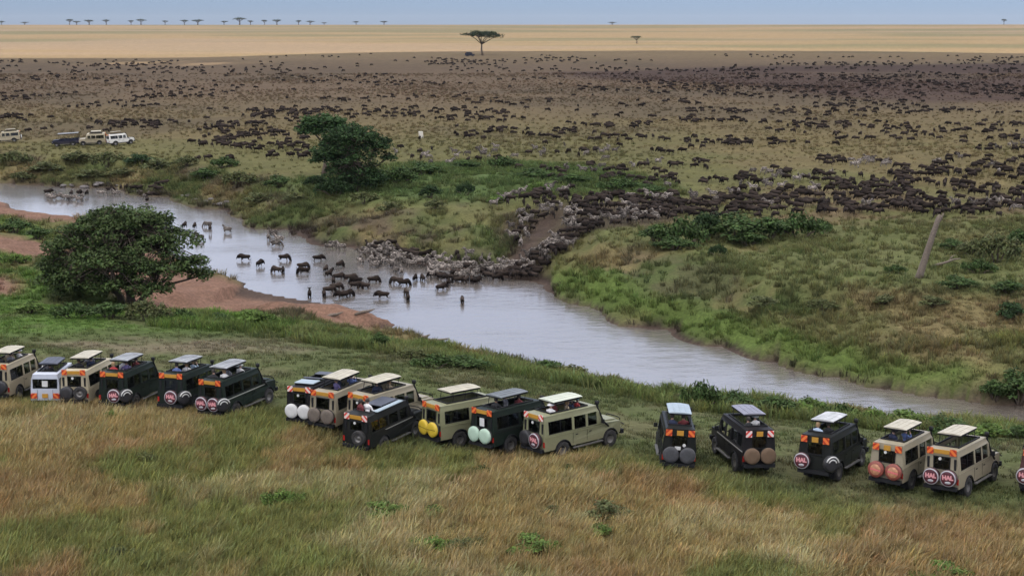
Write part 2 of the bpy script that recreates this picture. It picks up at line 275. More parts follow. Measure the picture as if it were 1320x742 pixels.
# ------------------------------------------------------------------ cloud overhead that shades the near plain (the far ridge lies in the sun)
def cloud():
    h = 520.; sh = (SUN.x/SUN.z*h, SUN.y/SUN.z*h)
    nx, ny = 90, 90; X, T = np.meshgrid(np.linspace(-1500, 1500, nx), np.linspace(0, 1, ny))
    edge = 770+(fbm(X, X*0, 240, 31)-.5)*90-sstep(-20, -220, X)*110
    Y = -900+T*(edge+900)
    thick = (1-T**14)*(30+60*fbm(X, Y, 180, 32)); thick[0] = 0; thick[:, 0] = 0; thick[:, -1] = 0
    bm = bmesh.new(); lay = []
    hole = wp([(40, 84), (130, 79), (300, 77), (370, 82), (250, 87), (120, 90)])
    hm = wpoly_mask(X, Y, hole, 4) > .5
    for sgn in (1, -1):
        lay.append([[bm.verts.new((X[j, i]+sh[0], Y[j, i]+sh[1], h+sgn*thick[j, i]*(.5 if sgn < 0 else 1))) for i in range(nx)] for j in range(ny)])
    for V in lay:
        for j in range(ny-1):
            for i in range(nx-1):
                if not (hm[j, i] and hm[j+1, i+1]): bm.faces.new((V[j][i], V[j][i+1], V[j+1][i+1], V[j+1][i]))
    bmesh.ops.remove_doubles(bm, verts=bm.verts, dist=.01); me = bpy.data.meshes.new('cloud'); bm.to_mesh(me); bm.free()
    m = bpy.data.materials.new('cloud_vapour'); m.use_nodes = True; nn = m.node_tree.nodes; l = m.node_tree.links; nn.remove(nn['Principled BSDF'])
    tr = nn.new('ShaderNodeBsdfTranslucent'); tr.inputs[0].default_value = (.94, .94, .95, 1); tp = nn.new('ShaderNodeBsdfTransparent'); ms = nn.new('ShaderNodeMixShader'); ms.inputs[0].default_value = .72
    l.new(tp.outputs[0], ms.inputs[1]); l.new(tr.outputs[0], ms.inputs[2]); l.new(ms.outputs[0], nn['Material Output'].inputs[0]); me.materials.append(m)
    tag(link('cloud', me), 'broad flat cloud overhead shading the near plain', 'cloud', kind='structure')
cloud()
# ------------------------------------------------------------------ mesh helpers for plants
def np_mesh(name, V, Q, cols=None, smooth=False):
    me = bpy.data.meshes.new(name); V = np.asarray(V, float); Q = np.asarray(Q, np.int32)
    me.vertices.add(len(V)); me.vertices.foreach_set('co', V.ravel()); me.loops.add(Q.size); me.loops.foreach_set('vertex_index', Q.ravel())
    me.polygons.add(len(Q)); me.polygons.foreach_set('loop_start', np.arange(0, Q.size, Q.shape[1], dtype=np.int32)); me.update(calc_edges=True)
    if smooth: me.polygons.foreach_set('use_smooth', np.ones(len(Q), bool))
    if cols is not None: set_cols(me, np.asarray(cols, float))
    return me
def tube(pts, rad, n=6):
    """vertices and quads of a tapered closed tube along pts"""
    V = []; Q = []; P = [Vector(p) for p in pts]
    for i, p in enumerate(P):
        d = (P[min(i+1, len(P)-1)]-P[max(i-1, 0)]).normalized(); a = d.orthogonal().normalized()
        if i: 
            a = (pa-d*pa.dot(d)).normalized() if (pa-d*pa.dot(d)).length > 1e-4 else a
        pa = a; b = d.cross(a)
        for k in range(n): t = 2*math.pi*k/n; V.append(p+(a*math.cos(t)+b*math.sin(t))*rad[i])
    for i in range(len(P)-1):
        for k in range(n): Q.append((i*n+k, i*n+(k+1) % n, (i+1)*n+(k+1) % n, (i+1)*n+k))
    c0 = len(V); V += [P[0], P[-1]]; l = (len(P)-1)*n
    for k in range(0, n, 2): Q.append((c0, (k+2) % n, (k+1) % n, k)); Q.append((c0+1, l+k, l+(k+1) % n, l+(k+2) % n))
    return V, Q
class MB:
    """collects pieces of one mesh"""
    def __init__(s): s.v = []; s.f = []; s.m = []
    def add(s, V, Q, m=0):
        o = len(s.v); s.v += [tuple(v) for v in V]; s.f += [tuple(i+o for i in q) for q in Q]; s.m += [m]*len(Q); return s
    def tube(s, pts, rad, n=6, m=0):
        if not hasattr(rad, '__len__'): rad = [rad]*len(pts)
        return s.add(*tube(pts, rad, n), m)
    def box(s, a, b, m=0, M=None, inset=0):
        x0, y0, z0 = a; x1, y1, z1 = b; V = [Vector(p) for p in ((x0,y0,z0),(x1,y0,z0),(x1,y1,z0),(x0,y1,z0),(x0,y0,z1),(x1,y0,z1),(x1,y1,z1),(x0,y1,z1))]
        if inset:
            for k in range(4, 8): V[k].x += inset*(1 if V[k].x == x0 else -1); V[k].y += inset*(1 if V[k].y == y0 else -1)
        if M: V = [M@v for v in V]
        return s.add(V, [(0,3,2,1),(4,5,6,7),(0,1,5,4),(1,2,6,5),(2,3,7,6),(3,0,4,7)], m)
    def lathe(s, prof, n=20, m=0, M=None):
        """profile (r, x) turned about the x axis"""
        V = []; Q = []; k = len(prof)
        for i in range(n):
            t = 2*math.pi*i/n
            for r, x in prof: V.append(Vector((x, r*math.cos(t), r*math.sin(t))))
        for i in range(n):
            for j in range(k-1): a = i*k+j; b = ((i+1) % n)*k+j; Q.append((a, b, b+1, a+1))
        if M: V = [M@v for v in V]
        return s.add(V, Q, m)
    def mesh(s, name, mats, smooth=False):
        me = bpy.data.meshes.new(name); me.from_pydata(s.v, [], s.f)
        for m in (mats if isinstance(mats, (list, tuple)) else [mats]): me.materials.append(m)
        me.polygons.foreach_set('material_index', s.m); 
        if smooth: me.polygons.foreach_set('use_smooth', [True]*len(s.f))
        me.update(); return me
    def obj(s, name, mats, parent=None, smooth=False): return link(name, s.mesh(name, mats, smooth), parent)
blade_mat = attr_mat('grass_blades', 'col', .9, inst=True, transl=.25, spec=.1)
leaf_mat = attr_mat('tree_leaves', 'col', .75, transl=.22, spec=.15)
bark = mat('bark', (.10, .075, .055), .95, .25, 9, bump=.5); deadwood = mat('dead_wood', (.125, .098, .076), .9, .3, 7, bump=.6)
# ------------------------------------------------------------------ grass and scrub as scattered tufts
def tuft(seed, nb, h, spread, width, lean, curl=.5, seedheads=.0):
    r = np.random.default_rng(seed); V = []; Q = []; C = []
    for b in range(nb):
        a = r.uniform(0, 2*math.pi); rr = spread*math.sqrt(r.random()); bx, by = rr*math.cos(a), rr*math.sin(a)
        hh = h*r.uniform(.55, 1.1); dirx = lean[0]+r.normal(0, .28)+math.cos(a)*curl*.4; diry = lean[1]+r.normal(0, .28)+math.sin(a)*curl*.4
        w = width*r.uniform(.6, 1.3); ang = r.uniform(0, math.pi); wx_, wy_ = math.cos(ang)*w, math.sin(ang)*w; o = len(V); tone = r.uniform(.72, 1.25); warm = r.normal(0, .06)
        seedy = r.random() < seedheads
        for k, t in enumerate((0, .4, .75, 1.0)):
            ww = (1, .9, 1.5 if seedy else .6, .5 if seedy else .1)[k]; px = bx+dirx*hh*t*t*.8; py = by+diry*hh*t*t*.8; pz = hh*(t-.18*t*t*abs(dirx))
            V += [(px-wx_*ww, py-wy_*ww, pz), (px+wx_*ww, py+wy_*ww, pz)]
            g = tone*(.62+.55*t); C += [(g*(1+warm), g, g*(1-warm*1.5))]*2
        for k in range(3): Q.append((o+2*k, o+2*k+1, o+2*k+3, o+2*k+2))
    return np_mesh('grass_tuft', V, Q, C)
def protos(ms, material):
    out = []
    for m in ms:
        m.materials.append(material); out.append(bpy.data.objects.new('grass_tuft', m))
    return out
def scatter(name, label, cat, pr, P, scl, rot, tintc):
    me = bpy.data.meshes.new(name); me.vertices.add(len(P)); me.vertices.foreach_set('co', np.asarray(P, np.float32).ravel())
    def at(nm, ty, arr, f='value'): a = me.attributes.new(nm, ty, 'POINT'); a.data.foreach_set(f, np.ascontiguousarray(arr).ravel())
    at('scl', 'FLOAT_VECTOR', np.asarray(scl, np.float32), 'vector'); at('rot', 'FLOAT_VECTOR', np.asarray(rot, np.float32), 'vector'); at('idx', 'INT', nrng.integers(0, len(pr), len(P)).astype(np.int32))
    at('tint', 'FLOAT_COLOR', np.concatenate([tintc, np.ones((len(P), 1))], 1).astype(np.float32), 'color')
    o = link(name, me); tag(o, label, cat, kind='stuff')
    ng = bpy.data.node_groups.new(name+'_scatter', 'GeometryNodeTree'); ng.interface.new_socket('Geometry', in_out='INPUT', socket_type='NodeSocketGeometry'); ng.interface.new_socket('Geometry', in_out='OUTPUT', socket_type='NodeSocketGeometry')
    N = ng.nodes; L = ng.links; gi = N.new('NodeGroupInput'); go = N.new('NodeGroupOutput'); ip = N.new('GeometryNodeInstanceOnPoints'); jn = N.new('GeometryNodeJoinGeometry')
    for p in pr:
        oi = N.new('GeometryNodeObjectInfo'); oi.inputs['Object'].default_value = p; oi.inputs['As Instance'].default_value = True; L.new(oi.outputs['Geometry'], jn.inputs[0])
    L.new(gi.outputs[0], ip.inputs['Points']); L.new(jn.outputs[0], ip.inputs['Instance']); ip.inputs['Pick Instance'].default_value = True
    for nm, ty, sk in (('scl', 'FLOAT_VECTOR', 'Scale'), ('rot', 'FLOAT_VECTOR', 'Rotation'), ('idx', 'INT', 'Instance Index')):
        na = N.new('GeometryNodeInputNamedAttribute'); na.data_type = ty; na.inputs[0].default_value = nm; L.new(na.outputs[0], ip.inputs[sk])
    L.new(ip.outputs[0], go.inputs[0]); md = o.modifiers.new('scatter', 'NODES'); md.node_group = ng
    return o
def field(nsamp, y0, y1, um=.55, power=1.0):
    """random ground points in a wedge seen from the lookout, even per area (power 1) or thinning with distance"""
    t = nrng.random(nsamp); e = 2*power
    y = (y0**e+t*(y1**e-y0**e))**(1/e) if e > 0 else y0*(y1/y0)**t
    x = nrng.uniform(-um, um, nsamp)*y; return x, y, gz(x, y)
def grow(name, label, pr, x, y, z, hs, tone=1.25, jit=.18, sink=.03, tintmul=None, lean=.0):
    c, _ = ground_color(x, y, z); k = len(x); c = c*tone*(1+nrng.normal(0, jit, (k, 1))).clip(.5, 1.6)*(1+nrng.normal(0, .05, (k, 3)))
    if tintmul is not None: c = c*tintmul
    sc = hs[:, None]*np.stack([nrng.uniform(.8, 1.2, k)]*2+[nrng.uniform(.75, 1.25, k)], 1)
    scatter(name, label, 'grass', pr, np.stack([x, y, z-sink], 1), sc, np.stack([np.zeros(k), np.zeros(k), nrng.uniform(-.9, .9, k) if lean else nrng.uniform(0, 6.28, k)], 1), c.clip(.01, .6))
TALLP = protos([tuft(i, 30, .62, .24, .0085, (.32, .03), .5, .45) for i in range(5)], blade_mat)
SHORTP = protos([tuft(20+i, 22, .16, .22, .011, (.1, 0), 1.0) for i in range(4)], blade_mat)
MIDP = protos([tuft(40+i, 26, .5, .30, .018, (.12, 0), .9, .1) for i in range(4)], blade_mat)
x, y, z = field(72000, 41, 84); m = wpoly_mask(x, y, wTALL, 2.2); dens = .55+.45*sstep(.3, .55, fbm(x, y, 2.6, 41)); k = nrng.random(len(x)) < m*dens; x, y, z = x[k], y[k], z[k]
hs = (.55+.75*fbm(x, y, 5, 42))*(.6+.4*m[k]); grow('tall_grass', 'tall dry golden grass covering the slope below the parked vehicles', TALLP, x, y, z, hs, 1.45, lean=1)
x, y, z = field(50000, 50, 128); m = 1-wpoly_mask(x, y, wTALL, 2.0); sand = sum(wpoly_mask(x, y, s, .8) for s in wS).clip(0, 1); pn = fbm(x, y, 5, 43)
k = (nrng.random(len(x)) < m*(1-sand)*(.25+.75*sstep(.35, .6, pn))) & (z > -6.2) & (y < 112+ (x < 0)*30); x, y, z = x[k], y[k], z[k]
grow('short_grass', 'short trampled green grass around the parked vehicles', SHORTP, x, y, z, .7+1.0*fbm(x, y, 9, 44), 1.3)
x, y, z = field(84000, 68, 245); b = sstep(-6.97, -6.8, z)*(1-sstep(-3.4, -2.2, z)); sand = sum(wpoly_mask(x, y, s, .8) for s in wS).clip(0, 1); rmp = np.maximum(wpoly_mask(x, y, wRAMP, 1.5), wpoly_mask(x, y, wRAMP2, 1.)); ps = fbm(x, y, 6, 45)
flat = (z > -3.7) & (y > 150) & (wpoly_mask(x, y, wTHICK, 4) < .4)
k = (nrng.random(len(x)) < b*(1-sand)*(1-rmp)*(.2+.8*sstep(.36, .58, ps))) & ~flat; x, y, z = x[k], y[k], z[k]
grow('bank_grass', 'rough green and straw coloured grass on the river banks', MIDP, x, y, z, (.45+.9*fbm(x, y, 8, 46))*(1+.004*(y-70)), 1.35)
x, y, z = field(36000, 62, 100); e = sstep(-4.8, -3.8, z)*(1-sstep(-2.9, -1.9, z)); k = (nrng.random(len(x)) < e*(.15+.85*sstep(.36, .56, fbm(x, y, 3.5, 49)))) & (x > -25); x, y, z = x[k], y[k], z[k]
grow('bank_top_grass', 'tall green grass and straw along the top of the near bank', MIDP, x, y, z, .75+1.1*fbm(x, y, 4, 50), 1.5, tintmul=np.array((.98, 1.05, .85)))
x, y, z = field(62000, 105, 520, power=.55); k = (z > -3.75) & (nrng.random(len(x)) < .25+.75*sstep(.4, .6, fbm(x, y, 22, 47))) & (wpoly_mask(x, y, wRAMP, 2) < .5); x, y, z = x[k], y[k], z[k]
grow('plain_grass', 'dry grass tufts dotted over the open plain', MIDP, x, y, z, (.35+.5*fbm(x, y, 30, 48))*(1+.0015*y), 1.2)
# ------------------------------------------------------------------ trees and shrubs
def leaves(clumps, per, crad, flat, size, col, seed, var=.3):
    """small leaf-spray faces spread through clumps; clumps is an array of centres"""
    r = np.random.default_rng(seed); C = np.repeat(np.asarray(clumps), per, 0); N = len(C)
    off = r.normal(0, 1, (N, 3)); off /= np.maximum(1e-6, np.linalg.norm(off, axis=1))[:, None]; off *= (r.random(N)**.45)[:, None]
    P = C+off*np.array([crad, crad, crad*flat])
    nrm = r.normal(0, .6, (N, 3))+np.array([0, 0, .9])+off*.5; nrm /= np.linalg.norm(nrm, axis=1)[:, None]
    a = np.cross(nrm, r.normal(0, 1, (N, 3))); a /= np.linalg.norm(a, axis=1)[:, None]; b = np.cross(nrm, a)
    s = size*r.uniform(.6, 1.35, (N, 1)); V = np.stack([P-a*s, P-b*s*.55, P+a*s, P+b*s*.55], 1).reshape(-1, 3)
    Q = np.arange(N*4).reshape(-1, 4); ct = np.repeat(r.normal(0, var*.6, (len(clumps), 1)), per, 0)
    c = np.asarray(col)*(1+ct+r.normal(0, var*.5, (N, 1))).clip(.35, 1.9)*(1+r.normal(0, .06, (N, 3)))
    return V, Q, np.repeat(c, 4, 0)
def lobe_clumps(lobes, n, seed):
    r = np.random.default_rng(seed); out = []; tot = sum(l[3]*l[4] for l in lobes)
    for cx, cy, cz, rx, ry, rz in lobes:
        k = max(3, int(n*rx*ry/tot)); d = r.normal(0, 1, (k, 3)); d /= np.linalg.norm(d, axis=1)[:, None]; d[:, 2] = np.where(d[:, 2] < -.35, -d[:, 2]*.6, d[:, 2])
        out.append(np.array([cx, cy, cz])+d*np.array([rx, ry, rz])*r.uniform(.5, 1.0, (k, 1)))
    return np.concatenate(out)
def tree(name, lobes, nclump, per, crad, flat, leaf, col, trunk, seed, twig=.35, var=.32):
    """trunk: [(base xyz, fork xyz, radius)]; returns the tree's Empty at the origin"""
    root = empty(name); r = random.Random(seed); cl = lobe_clumps(lobes, nclump, seed); mb = MB()
    for (b, f, rad) in trunk:
        b = Vector(b); f = Vector(f); md = (b+f)/2+Vector((r.uniform(-.15, .15), r.uniform(-.1, .1), 0))*(f-b).length
        mb.tube([b-Vector((0, 0, .3)), b.lerp(md, .4), md, f], [rad*1.35, rad*1.05, rad*.9, rad*.75], 8)
        for i, l in enumerate(lobes):
            c = Vector(l[:3]); tf = min(trunk, key=lambda t: (Vector(t[1])-c).length)
            if Vector(tf[1]) != f: continue
            m1 = f.lerp(c, .5)+Vector((r.uniform(-.3, .3), r.uniform(-.3, .3), r.uniform(-.1, .35)))*l[3]*.3
            mb.tube([f, m1, c], [rad*.6, rad*.42, rad*.22], 6)
            mine = [Vector(p) for p in cl if (Vector(p)-c).length < max(l[3], l[4])*1.1]; r.shuffle(mine)
            for p in mine[:int(5+len(mine)*twig)]: mb.tube([m1.lerp(c, r.uniform(.2, 1)), c.lerp(p, .55)+Vector((0, 0, r.uniform(0, .12)*l[5])), p], [rad*.2, rad*.12, rad*.05], 4)
    mb.obj('trunk', bark, root, True)
    V, Q, C = leaves(cl, per, crad, flat, leaf, col, seed+1, var); me = np_mesh('crown', V, Q, C); me.materials.append(leaf_mat); link('crown', me, root)
    return root
def put(o, px, py, rz=0., s=1.):
    o.location = Gp(px, py); o.rotation_euler = (0, 0, rz); o.scale = (s,)*3; return o
t = tree('spreading_tree', [(0,.3,5.9,3.3,3.2,1.7),(-3.4,0,4.5,2.7,2.8,1.8),(3.2,.2,4.7,2.7,2.8,1.7),(5.0,-.2,3.1,1.6,1.6,.9),(-4.7,-.3,3.1,1.6,1.8,1.2),(-.6,-1.8,3.6,3.2,2.4,1.9),(2.7,-1.6,2.8,2.3,2.0,1.2),(-2.6,-1.6,2.4,2.2,1.8,1.2),(0,2.2,4.2,3,2,1.6),(-1.6,-.5,6.3,1.9,2,1.1),(1.9,.2,6.2,1.8,2,1.),(0,-2.2,1.7,2.6,1.6,1.1),(-3.6,-1.2,1.5,1.8,1.5,1.0),(-5.6,0,2.0,1.2,1.4,.9),(5.6,0,2.2,1.0,1.2,.7),(2.6,-2.0,1.6,1.6,1.3,.8)],
         700, 54, .68, .46, .13, (.052, .076, .025), [((.4,0,0),(.2,0,1.7),.34),((-.3,.2,0),(-1.3,.1,1.5),.26),((.8,-.2,0),(2.2,-.3,1.3),.22)], 101, .45, .45)
put(t, 163, 393, 0, 1.04); tag(t, 'broad dense green tree beside the sand bar on the near bank', 'tree')
t = tree('flat_crowned_tree', [(0,0,7.3,3.4,3.0,1.4),(-1.5,-.5,6.2,2.2,2.2,1.2),(1.6,.4,6.5,2.4,2.2,1.3)], 170, 40, .8, .5, .19, (.036, .068, .022), [((0,0,0),(0,0,4.6),.3)], 111)
put(t, 417, 226); tag(t, 'flat crowned green tree rising behind a rounder tree on the far bank', 'tree')
t = tree('rounded_tree', [(0,0,6.9,4.0,3.4,1.9),(-2.2,-.3,5.6,2.8,2.8,1.8),(3.0,0,5.6,2.3,2.3,1.6),(0,-1.4,4.0,3.3,2.4,2.2),(1.4,-1.5,2.4,2.6,2.0,1.7),(-1.9,-1.2,2.6,2.2,2.0,1.4),(4.6,.2,4.3,1.2,1.2,1.0),(0,-1.4,1.3,3.2,2,1.2),(2.6,-1,1.6,2.2,1.8,1.3),(-3.4,-.4,4.4,2.0,2.0,1.4)], 520, 42, .72, .55, .17, (.030, .056, .019), [((0,0,0),(0,0,2.6),.34),((.6,.2,0),(1.8,0,2.4),.24)], 121)
put(t, 455, 247); tag(t, 'dark green rounded tree growing on the far bank above the river', 'tree')
def umbrella(seed, w, h, name='umbrella_tree', dp=.12, tk=.022):
    r = random.Random(seed); L = [(0,0,h*.86,w*.33,w*.33,h*dp)]
    for k in range(6): a = k*1.05+r.uniform(-.3, .3); q = w*r.uniform(.22, .34); L.append((q*math.cos(a), q*math.sin(a), h*r.uniform(.76, .88), w*.2, w*.2, h*dp*.85))
    return tree(name, L, 120, 26, w*.075, .42, w*.016, (.034, .050, .024), [((0,0,0),(r.uniform(-.03, .05)*w,0,h*.45),w*tk)], seed, .12)
t = umbrella(131, 22., 12.4); put(t, 622, 71.5); t.scale = (1, 1, 1); tag(t, 'umbrella shaped acacia standing alone on the plain with a vehicle parked beside its trunk', 'tree')
UP = [umbrella(141+i, 10., 7.4, dp=.24, tk=.045) for i in range(3)]
HZ = [(2,27,10),(32,29,12),(90,25,10),(99,25,12),(115,25,15),(137,25,10),(169,25,8),(182,25,14),(213,24,9),(238,25,11),(255,25,17),(289,26,10),(309,23,18),(323,24,9),(341,25,8),(357,25,14),(385,25,9),(400,27,12),(418,29,8),(459,27,9),(495,27,11),(789,28,12),(1294,25,8),(821,41,15)]
for i, (px, ty, w) in enumerate(HZ):
    o = UP[i] if i < 3 else copy_tree(UP[i % 3]); d = 1985. if ty < 34 else 960.
    dx, dy, dz = ray(px, 33); X = float(dx/dy*d); zb = float(gz(X, d)); sp = F/d; ztop = CAMH-(ty-YH)/sp*1.0; h = max(5.0, ztop-zb)
    o.location = (X, d, zb); ws = w/sp/9.6; o.scale = (ws, ws, h/8.3*(1, .86, 1.08, .72, .94)[i % 5]); o.rotation_euler = (0, 0, i*1.3)
    if px == 821: tag(o, 'hazy umbrella acacia standing on sunlit grass below the ridge', 'tree')
    elif px == 789: tag(o, 'single acacia on the ridge above the hazy acacia of the sunlit grass', 'tree')
    elif px == 1294: tag(o, 'small lone acacia on the bare end of the ridge', 'tree')
    else: tag(o, 'small umbrella acacia in the scattered row along the skyline', 'tree', 'acacias along the skyline')
def shrub(name, seed, lob, n, per, crad, leaf, col, stems=5, flat=.7):
    root = empty(name); cl = lobe_clumps(lob, n, seed); r = random.Random(seed); mb = MB()
    for k in range(stems):
        p = Vector(cl[r.randrange(len(cl))]); mb.tube([(p.x*.15, p.y*.15, -.1), (p.x*.5, p.y*.5, p.z*.55), tuple(p)], [.035, .025, .01], 5)
    mb.obj('stem', bark, root, True); V, Q, C = leaves(cl, per, crad, flat, leaf, col, seed+1, .34); V[:, 2] = np.maximum(V[:, 2], -.03); me = np_mesh('foliage', V, Q, C); me.materials.append(leaf_mat); link('foliage', me, root); return root
GREENS = {'dark': (.028, .050, .018), 'mid': (.052, .084, .026), 'bright': (.085, .130, .030), 'olive': (.085, .094, .038)}
PROTO = {}
for gk, gc in GREENS.items():
    PROTO[gk] = [('r', 51), ('l', 52), ('m', 53)]
    PROTO[gk] = [shrub('leafy_shrub', 300+len(gk)*7+i, L, nn, 30, .20, .060, gc) for i, (L, nn) in enumerate((
        ([(0,0,.55,.45,.45,.4),(.3,.1,.4,.35,.3,.3),(-.3,-.1,.38,.35,.35,.3)], 46), ([(0,0,.3,.6,.4,.28),(.6,.1,.22,.4,.35,.2),(-.6,0,.25,.45,.35,.22)], 60), ([(0,0,.45,.35,.35,.4),(.4,.2,.3,.3,.3,.25),(-.2,.3,.6,.25,.25,.3),(-.45,-.1,.3,.3,.3,.22)], 52)))]
used = {k: 0 for k in PROTO}
def place_shrub(px, py, w, hpx, kind, label, group=None, name='leafy_shrub'):
    i = used[kind]; used[kind] += 1; o = PROTO[kind][i] if i < 3 else copy_tree(PROTO[kind][i % 3]); o.name = name
    p = Gp(px, py); s = F/math.hypot(p.y, CAMH-p.z); o.location = p; sx = w/s/(1.5, 2.0, 1.45)[i % 3]; sz = hpx/s/(1.05, .58, .95)[i % 3]
    o.scale = (sx, min(sx, sz*1.8), sz*1.08); o.rotation_euler = (0, 0, rnd.uniform(-.4, .4))
    for w_ in ('dense green', 'dull green', 'low green', 'bushy green', 'rounded green', 'leafy green', 'leafy', 'green'):
        if label.startswith(w_+' '): label = label[len(w_)+1:]; break
    label = ('tall ' if hpx >= 24 else ('knee high ' if hpx < 15 else 'bushy '))+{'dark': 'dark green', 'mid': 'mid green', 'bright': 'bright green', 'olive': 'olive'}[kind]+' '+label; tag(o, label, 'shrub', group)
for a in [(848,314,56,26,'mid'),(880,317,66,32,'mid'),(912,310,56,42,'dark'),(950,310,74,34,'mid'),(990,308,70,30,'mid'),(1030,306,70,28,'mid'),(870,322,60,16,'mid'),(965,316,60,18,'mid'),(1058,300,30,16,'mid'),(925,330,24,14,'dark')]:
    place_shrub(*a, 'dense green shrub in the thicket below the massed herd', 'shrubs in the thicket below the herd')
for a in [(1228,322,34,14,'mid'),(1252,330,44,22,'olive'),(1285,338,66,34,'olive'),(1312,318,36,24,'mid'),(1262,352,46,16,'mid'),(1235,372,50,16,'mid'),(1300,378,50,18,'mid'),(1306,412,46,24,'dark'),(1205,395,40,14,'olive'),(1155,352,30,10,'mid'),(1140,392,40,14,'olive'),(1060,400,44,14,'olive'),(985,395,44,14,'olive')]:
    place_shrub(*a, 'green shrub on the far bank terrace near the leaning dead trunk', 'shrubs near the dead trunk')
for a in [(1314,518,64,40,'mid'),(1282,515,44,28,'mid')]: place_shrub(*a, 'rounded green shrub at the water edge of the far bank beyond the vehicles', 'shrubs at the water edge')
for a in [(408,242,36,18,'dark'),(432,252,50,20,'dark'),(480,240,40,24,'dark'),(515,236,50,18,'mid'),(555,256,32,20,'dark'),(600,252,26,16,'dark'),(545,226,50,16,'mid'),(600,220,50,14,'mid'),(650,218,44,14,'mid'),(690,232,60,14,'mid'),(740,238,60,14,'mid'),(800,246,60,14,'mid'),(840,250,40,12,'mid'),(560,270,30,14,'olive'),(470,262,40,14,'olive'),(505,275,36,16,'olive'),(380,262,36,14,'olive'),(640,262,30,12,'bright'),(695,248,28,12,'bright')]:
    place_shrub(*a, 'low green shrub among the scrub around the far bank trees', 'scrub around the far bank trees')
for a in [(20,212,44,16,'olive'),(60,222,40,14,'olive'),(100,210,44,16,'olive'),(140,215,50,18,'olive'),(180,212,40,14,'dark'),(205,222,50,18,'olive'),(240,214,36,14,'olive'),(265,232,44,16,'mid'),(310,240,50,18,'olive'),(335,262,40,14,'olive'),(290,216,40,12,'mid'),(160,228,40,12,'olive'),(30,232,36,10,'olive'),(360,242,40,16,'mid'),(120,230,44,12,'olive')]:
    place_shrub(*a, 'dull green scrub bush on the bank below the far parked vehicles', 'scrub below the far vehicles')
for a in [(490,452,28,26,'mid'),(560,474,60,16,'mid'),(600,476,70,16,'mid'),(705,482,50,20,'mid'),(735,488,50,20,'olive'),(330,418,56,18,'bright'),(235,416,40,16,'mid'),(285,416,36,12,'mid'),(140,410,60,22,'mid'),(190,414,60,26,'olive'),(95,410,60,18,'mid'),(40,404,50,16,'bright'),(20,300,44,18,'mid'),(50,308,40,16,'mid'),(20,342,40,14,'bright'),(70,360,44,16,'bright'),(400,432,40,12,'olive'),(440,440,40,12,'olive'),(530,462,40,12,'olive'),(650,476,40,12,'olive')]:
    place_shrub(*a, 'leafy shrub on top of the near bank above the sand bar', 'shrubs along the near bank')
for a in [(905,527,56,32,'mid'),(880,522,30,20,'olive'),(950,530,50,24,'mid'),(1000,536,60,28,'mid'),(1045,538,56,28,'bright'),(1085,545,50,22,'mid'),(1125,552,56,24,'bright'),(1175,556,60,26,'bright'),(1225,562,60,24,'mid'),(1275,566,60,22,'bright'),(1315,566,44,20,'mid')]:
    place_shrub(*a, 'bushy green shrub on the bank between the parked vehicles and the river', 'shrubs between the vehicles and the river')
for a in [(365,655,56,22,'bright'),(500,668,70,20,'bright'),(560,668,44,18,'bright'),(600,712,60,18,'olive'),(560,712,70,18,'bright'),(690,716,70,24,'bright'),(785,672,56,26,'olive'),(775,692,44,18,'bright'),(708,664,60,14,'olive'),(145,548,20,18,'bright'),(622,615,30,14,'mid'),(1225,752,70,24,'bright'),(1185,752,50,16,'bright'),(155,725,50,20,'olive'),(190,600,44,16,'olive'),(735,612,30,12,'mid')]:
    place_shrub(*a, 'leafy green weed growing in the tall dry grass', 'weeds in the tall grass', 'leafy_weed')
# dead leaning trunk and fallen branch
o = empty('dead_tree'); mb = MB(); mb.tube([(-.1,0,-.3),(.1,0,.5),(.55,.05,2.2),(.95,0,3.7),(1.35,.1,5.0),(1.5,.1,5.35)], [.38,.31,.26,.24,.21,.14], 10); mb.obj('trunk', deadwood, o, True)
mb = MB(); mb.tube([(1.2,.1,4.5),(1.6,.1,5.0),(1.75,.1,5.5)], [.12,.09,.05], 6); mb.obj('broken_limb', deadwood, o, True); put(o, 1185, 358); tag(o, 'bare grey dead trunk leaning on the far bank', 'dead tree')
mb = MB(); mb.tube([(-.9,0,.1),(-.3,.1,.25),(.5,0,.5),(1.1,0,.75),(1.7,.1,.8)], [.13,.13,.11,.08,.04], 7); mb.tube([(.6,0,.5),(1.0,.3,.95),(1.3,.4,1.1)], [.07,.05,.02], 5); o = mb.obj('fallen_branch', deadwood, None, True); put(o, 1213, 345); tag(o, 'bare grey branch lying beside the leaning dead trunk', 'branch')
mb = MB(); mb.box((-.55,-.55,0),(.55,.55,2.0),inset=.2); mb.box((-.7,-.7,-.2),(.7,.7,.18)); o = mb.obj('stone_marker', mat('whitewash', (.62,.58,.50), .8, .06), None); put(o, 543, 178, .3, .62); tag(o, 'small whitewashed stone marker standing on the grass plain', 'marker')
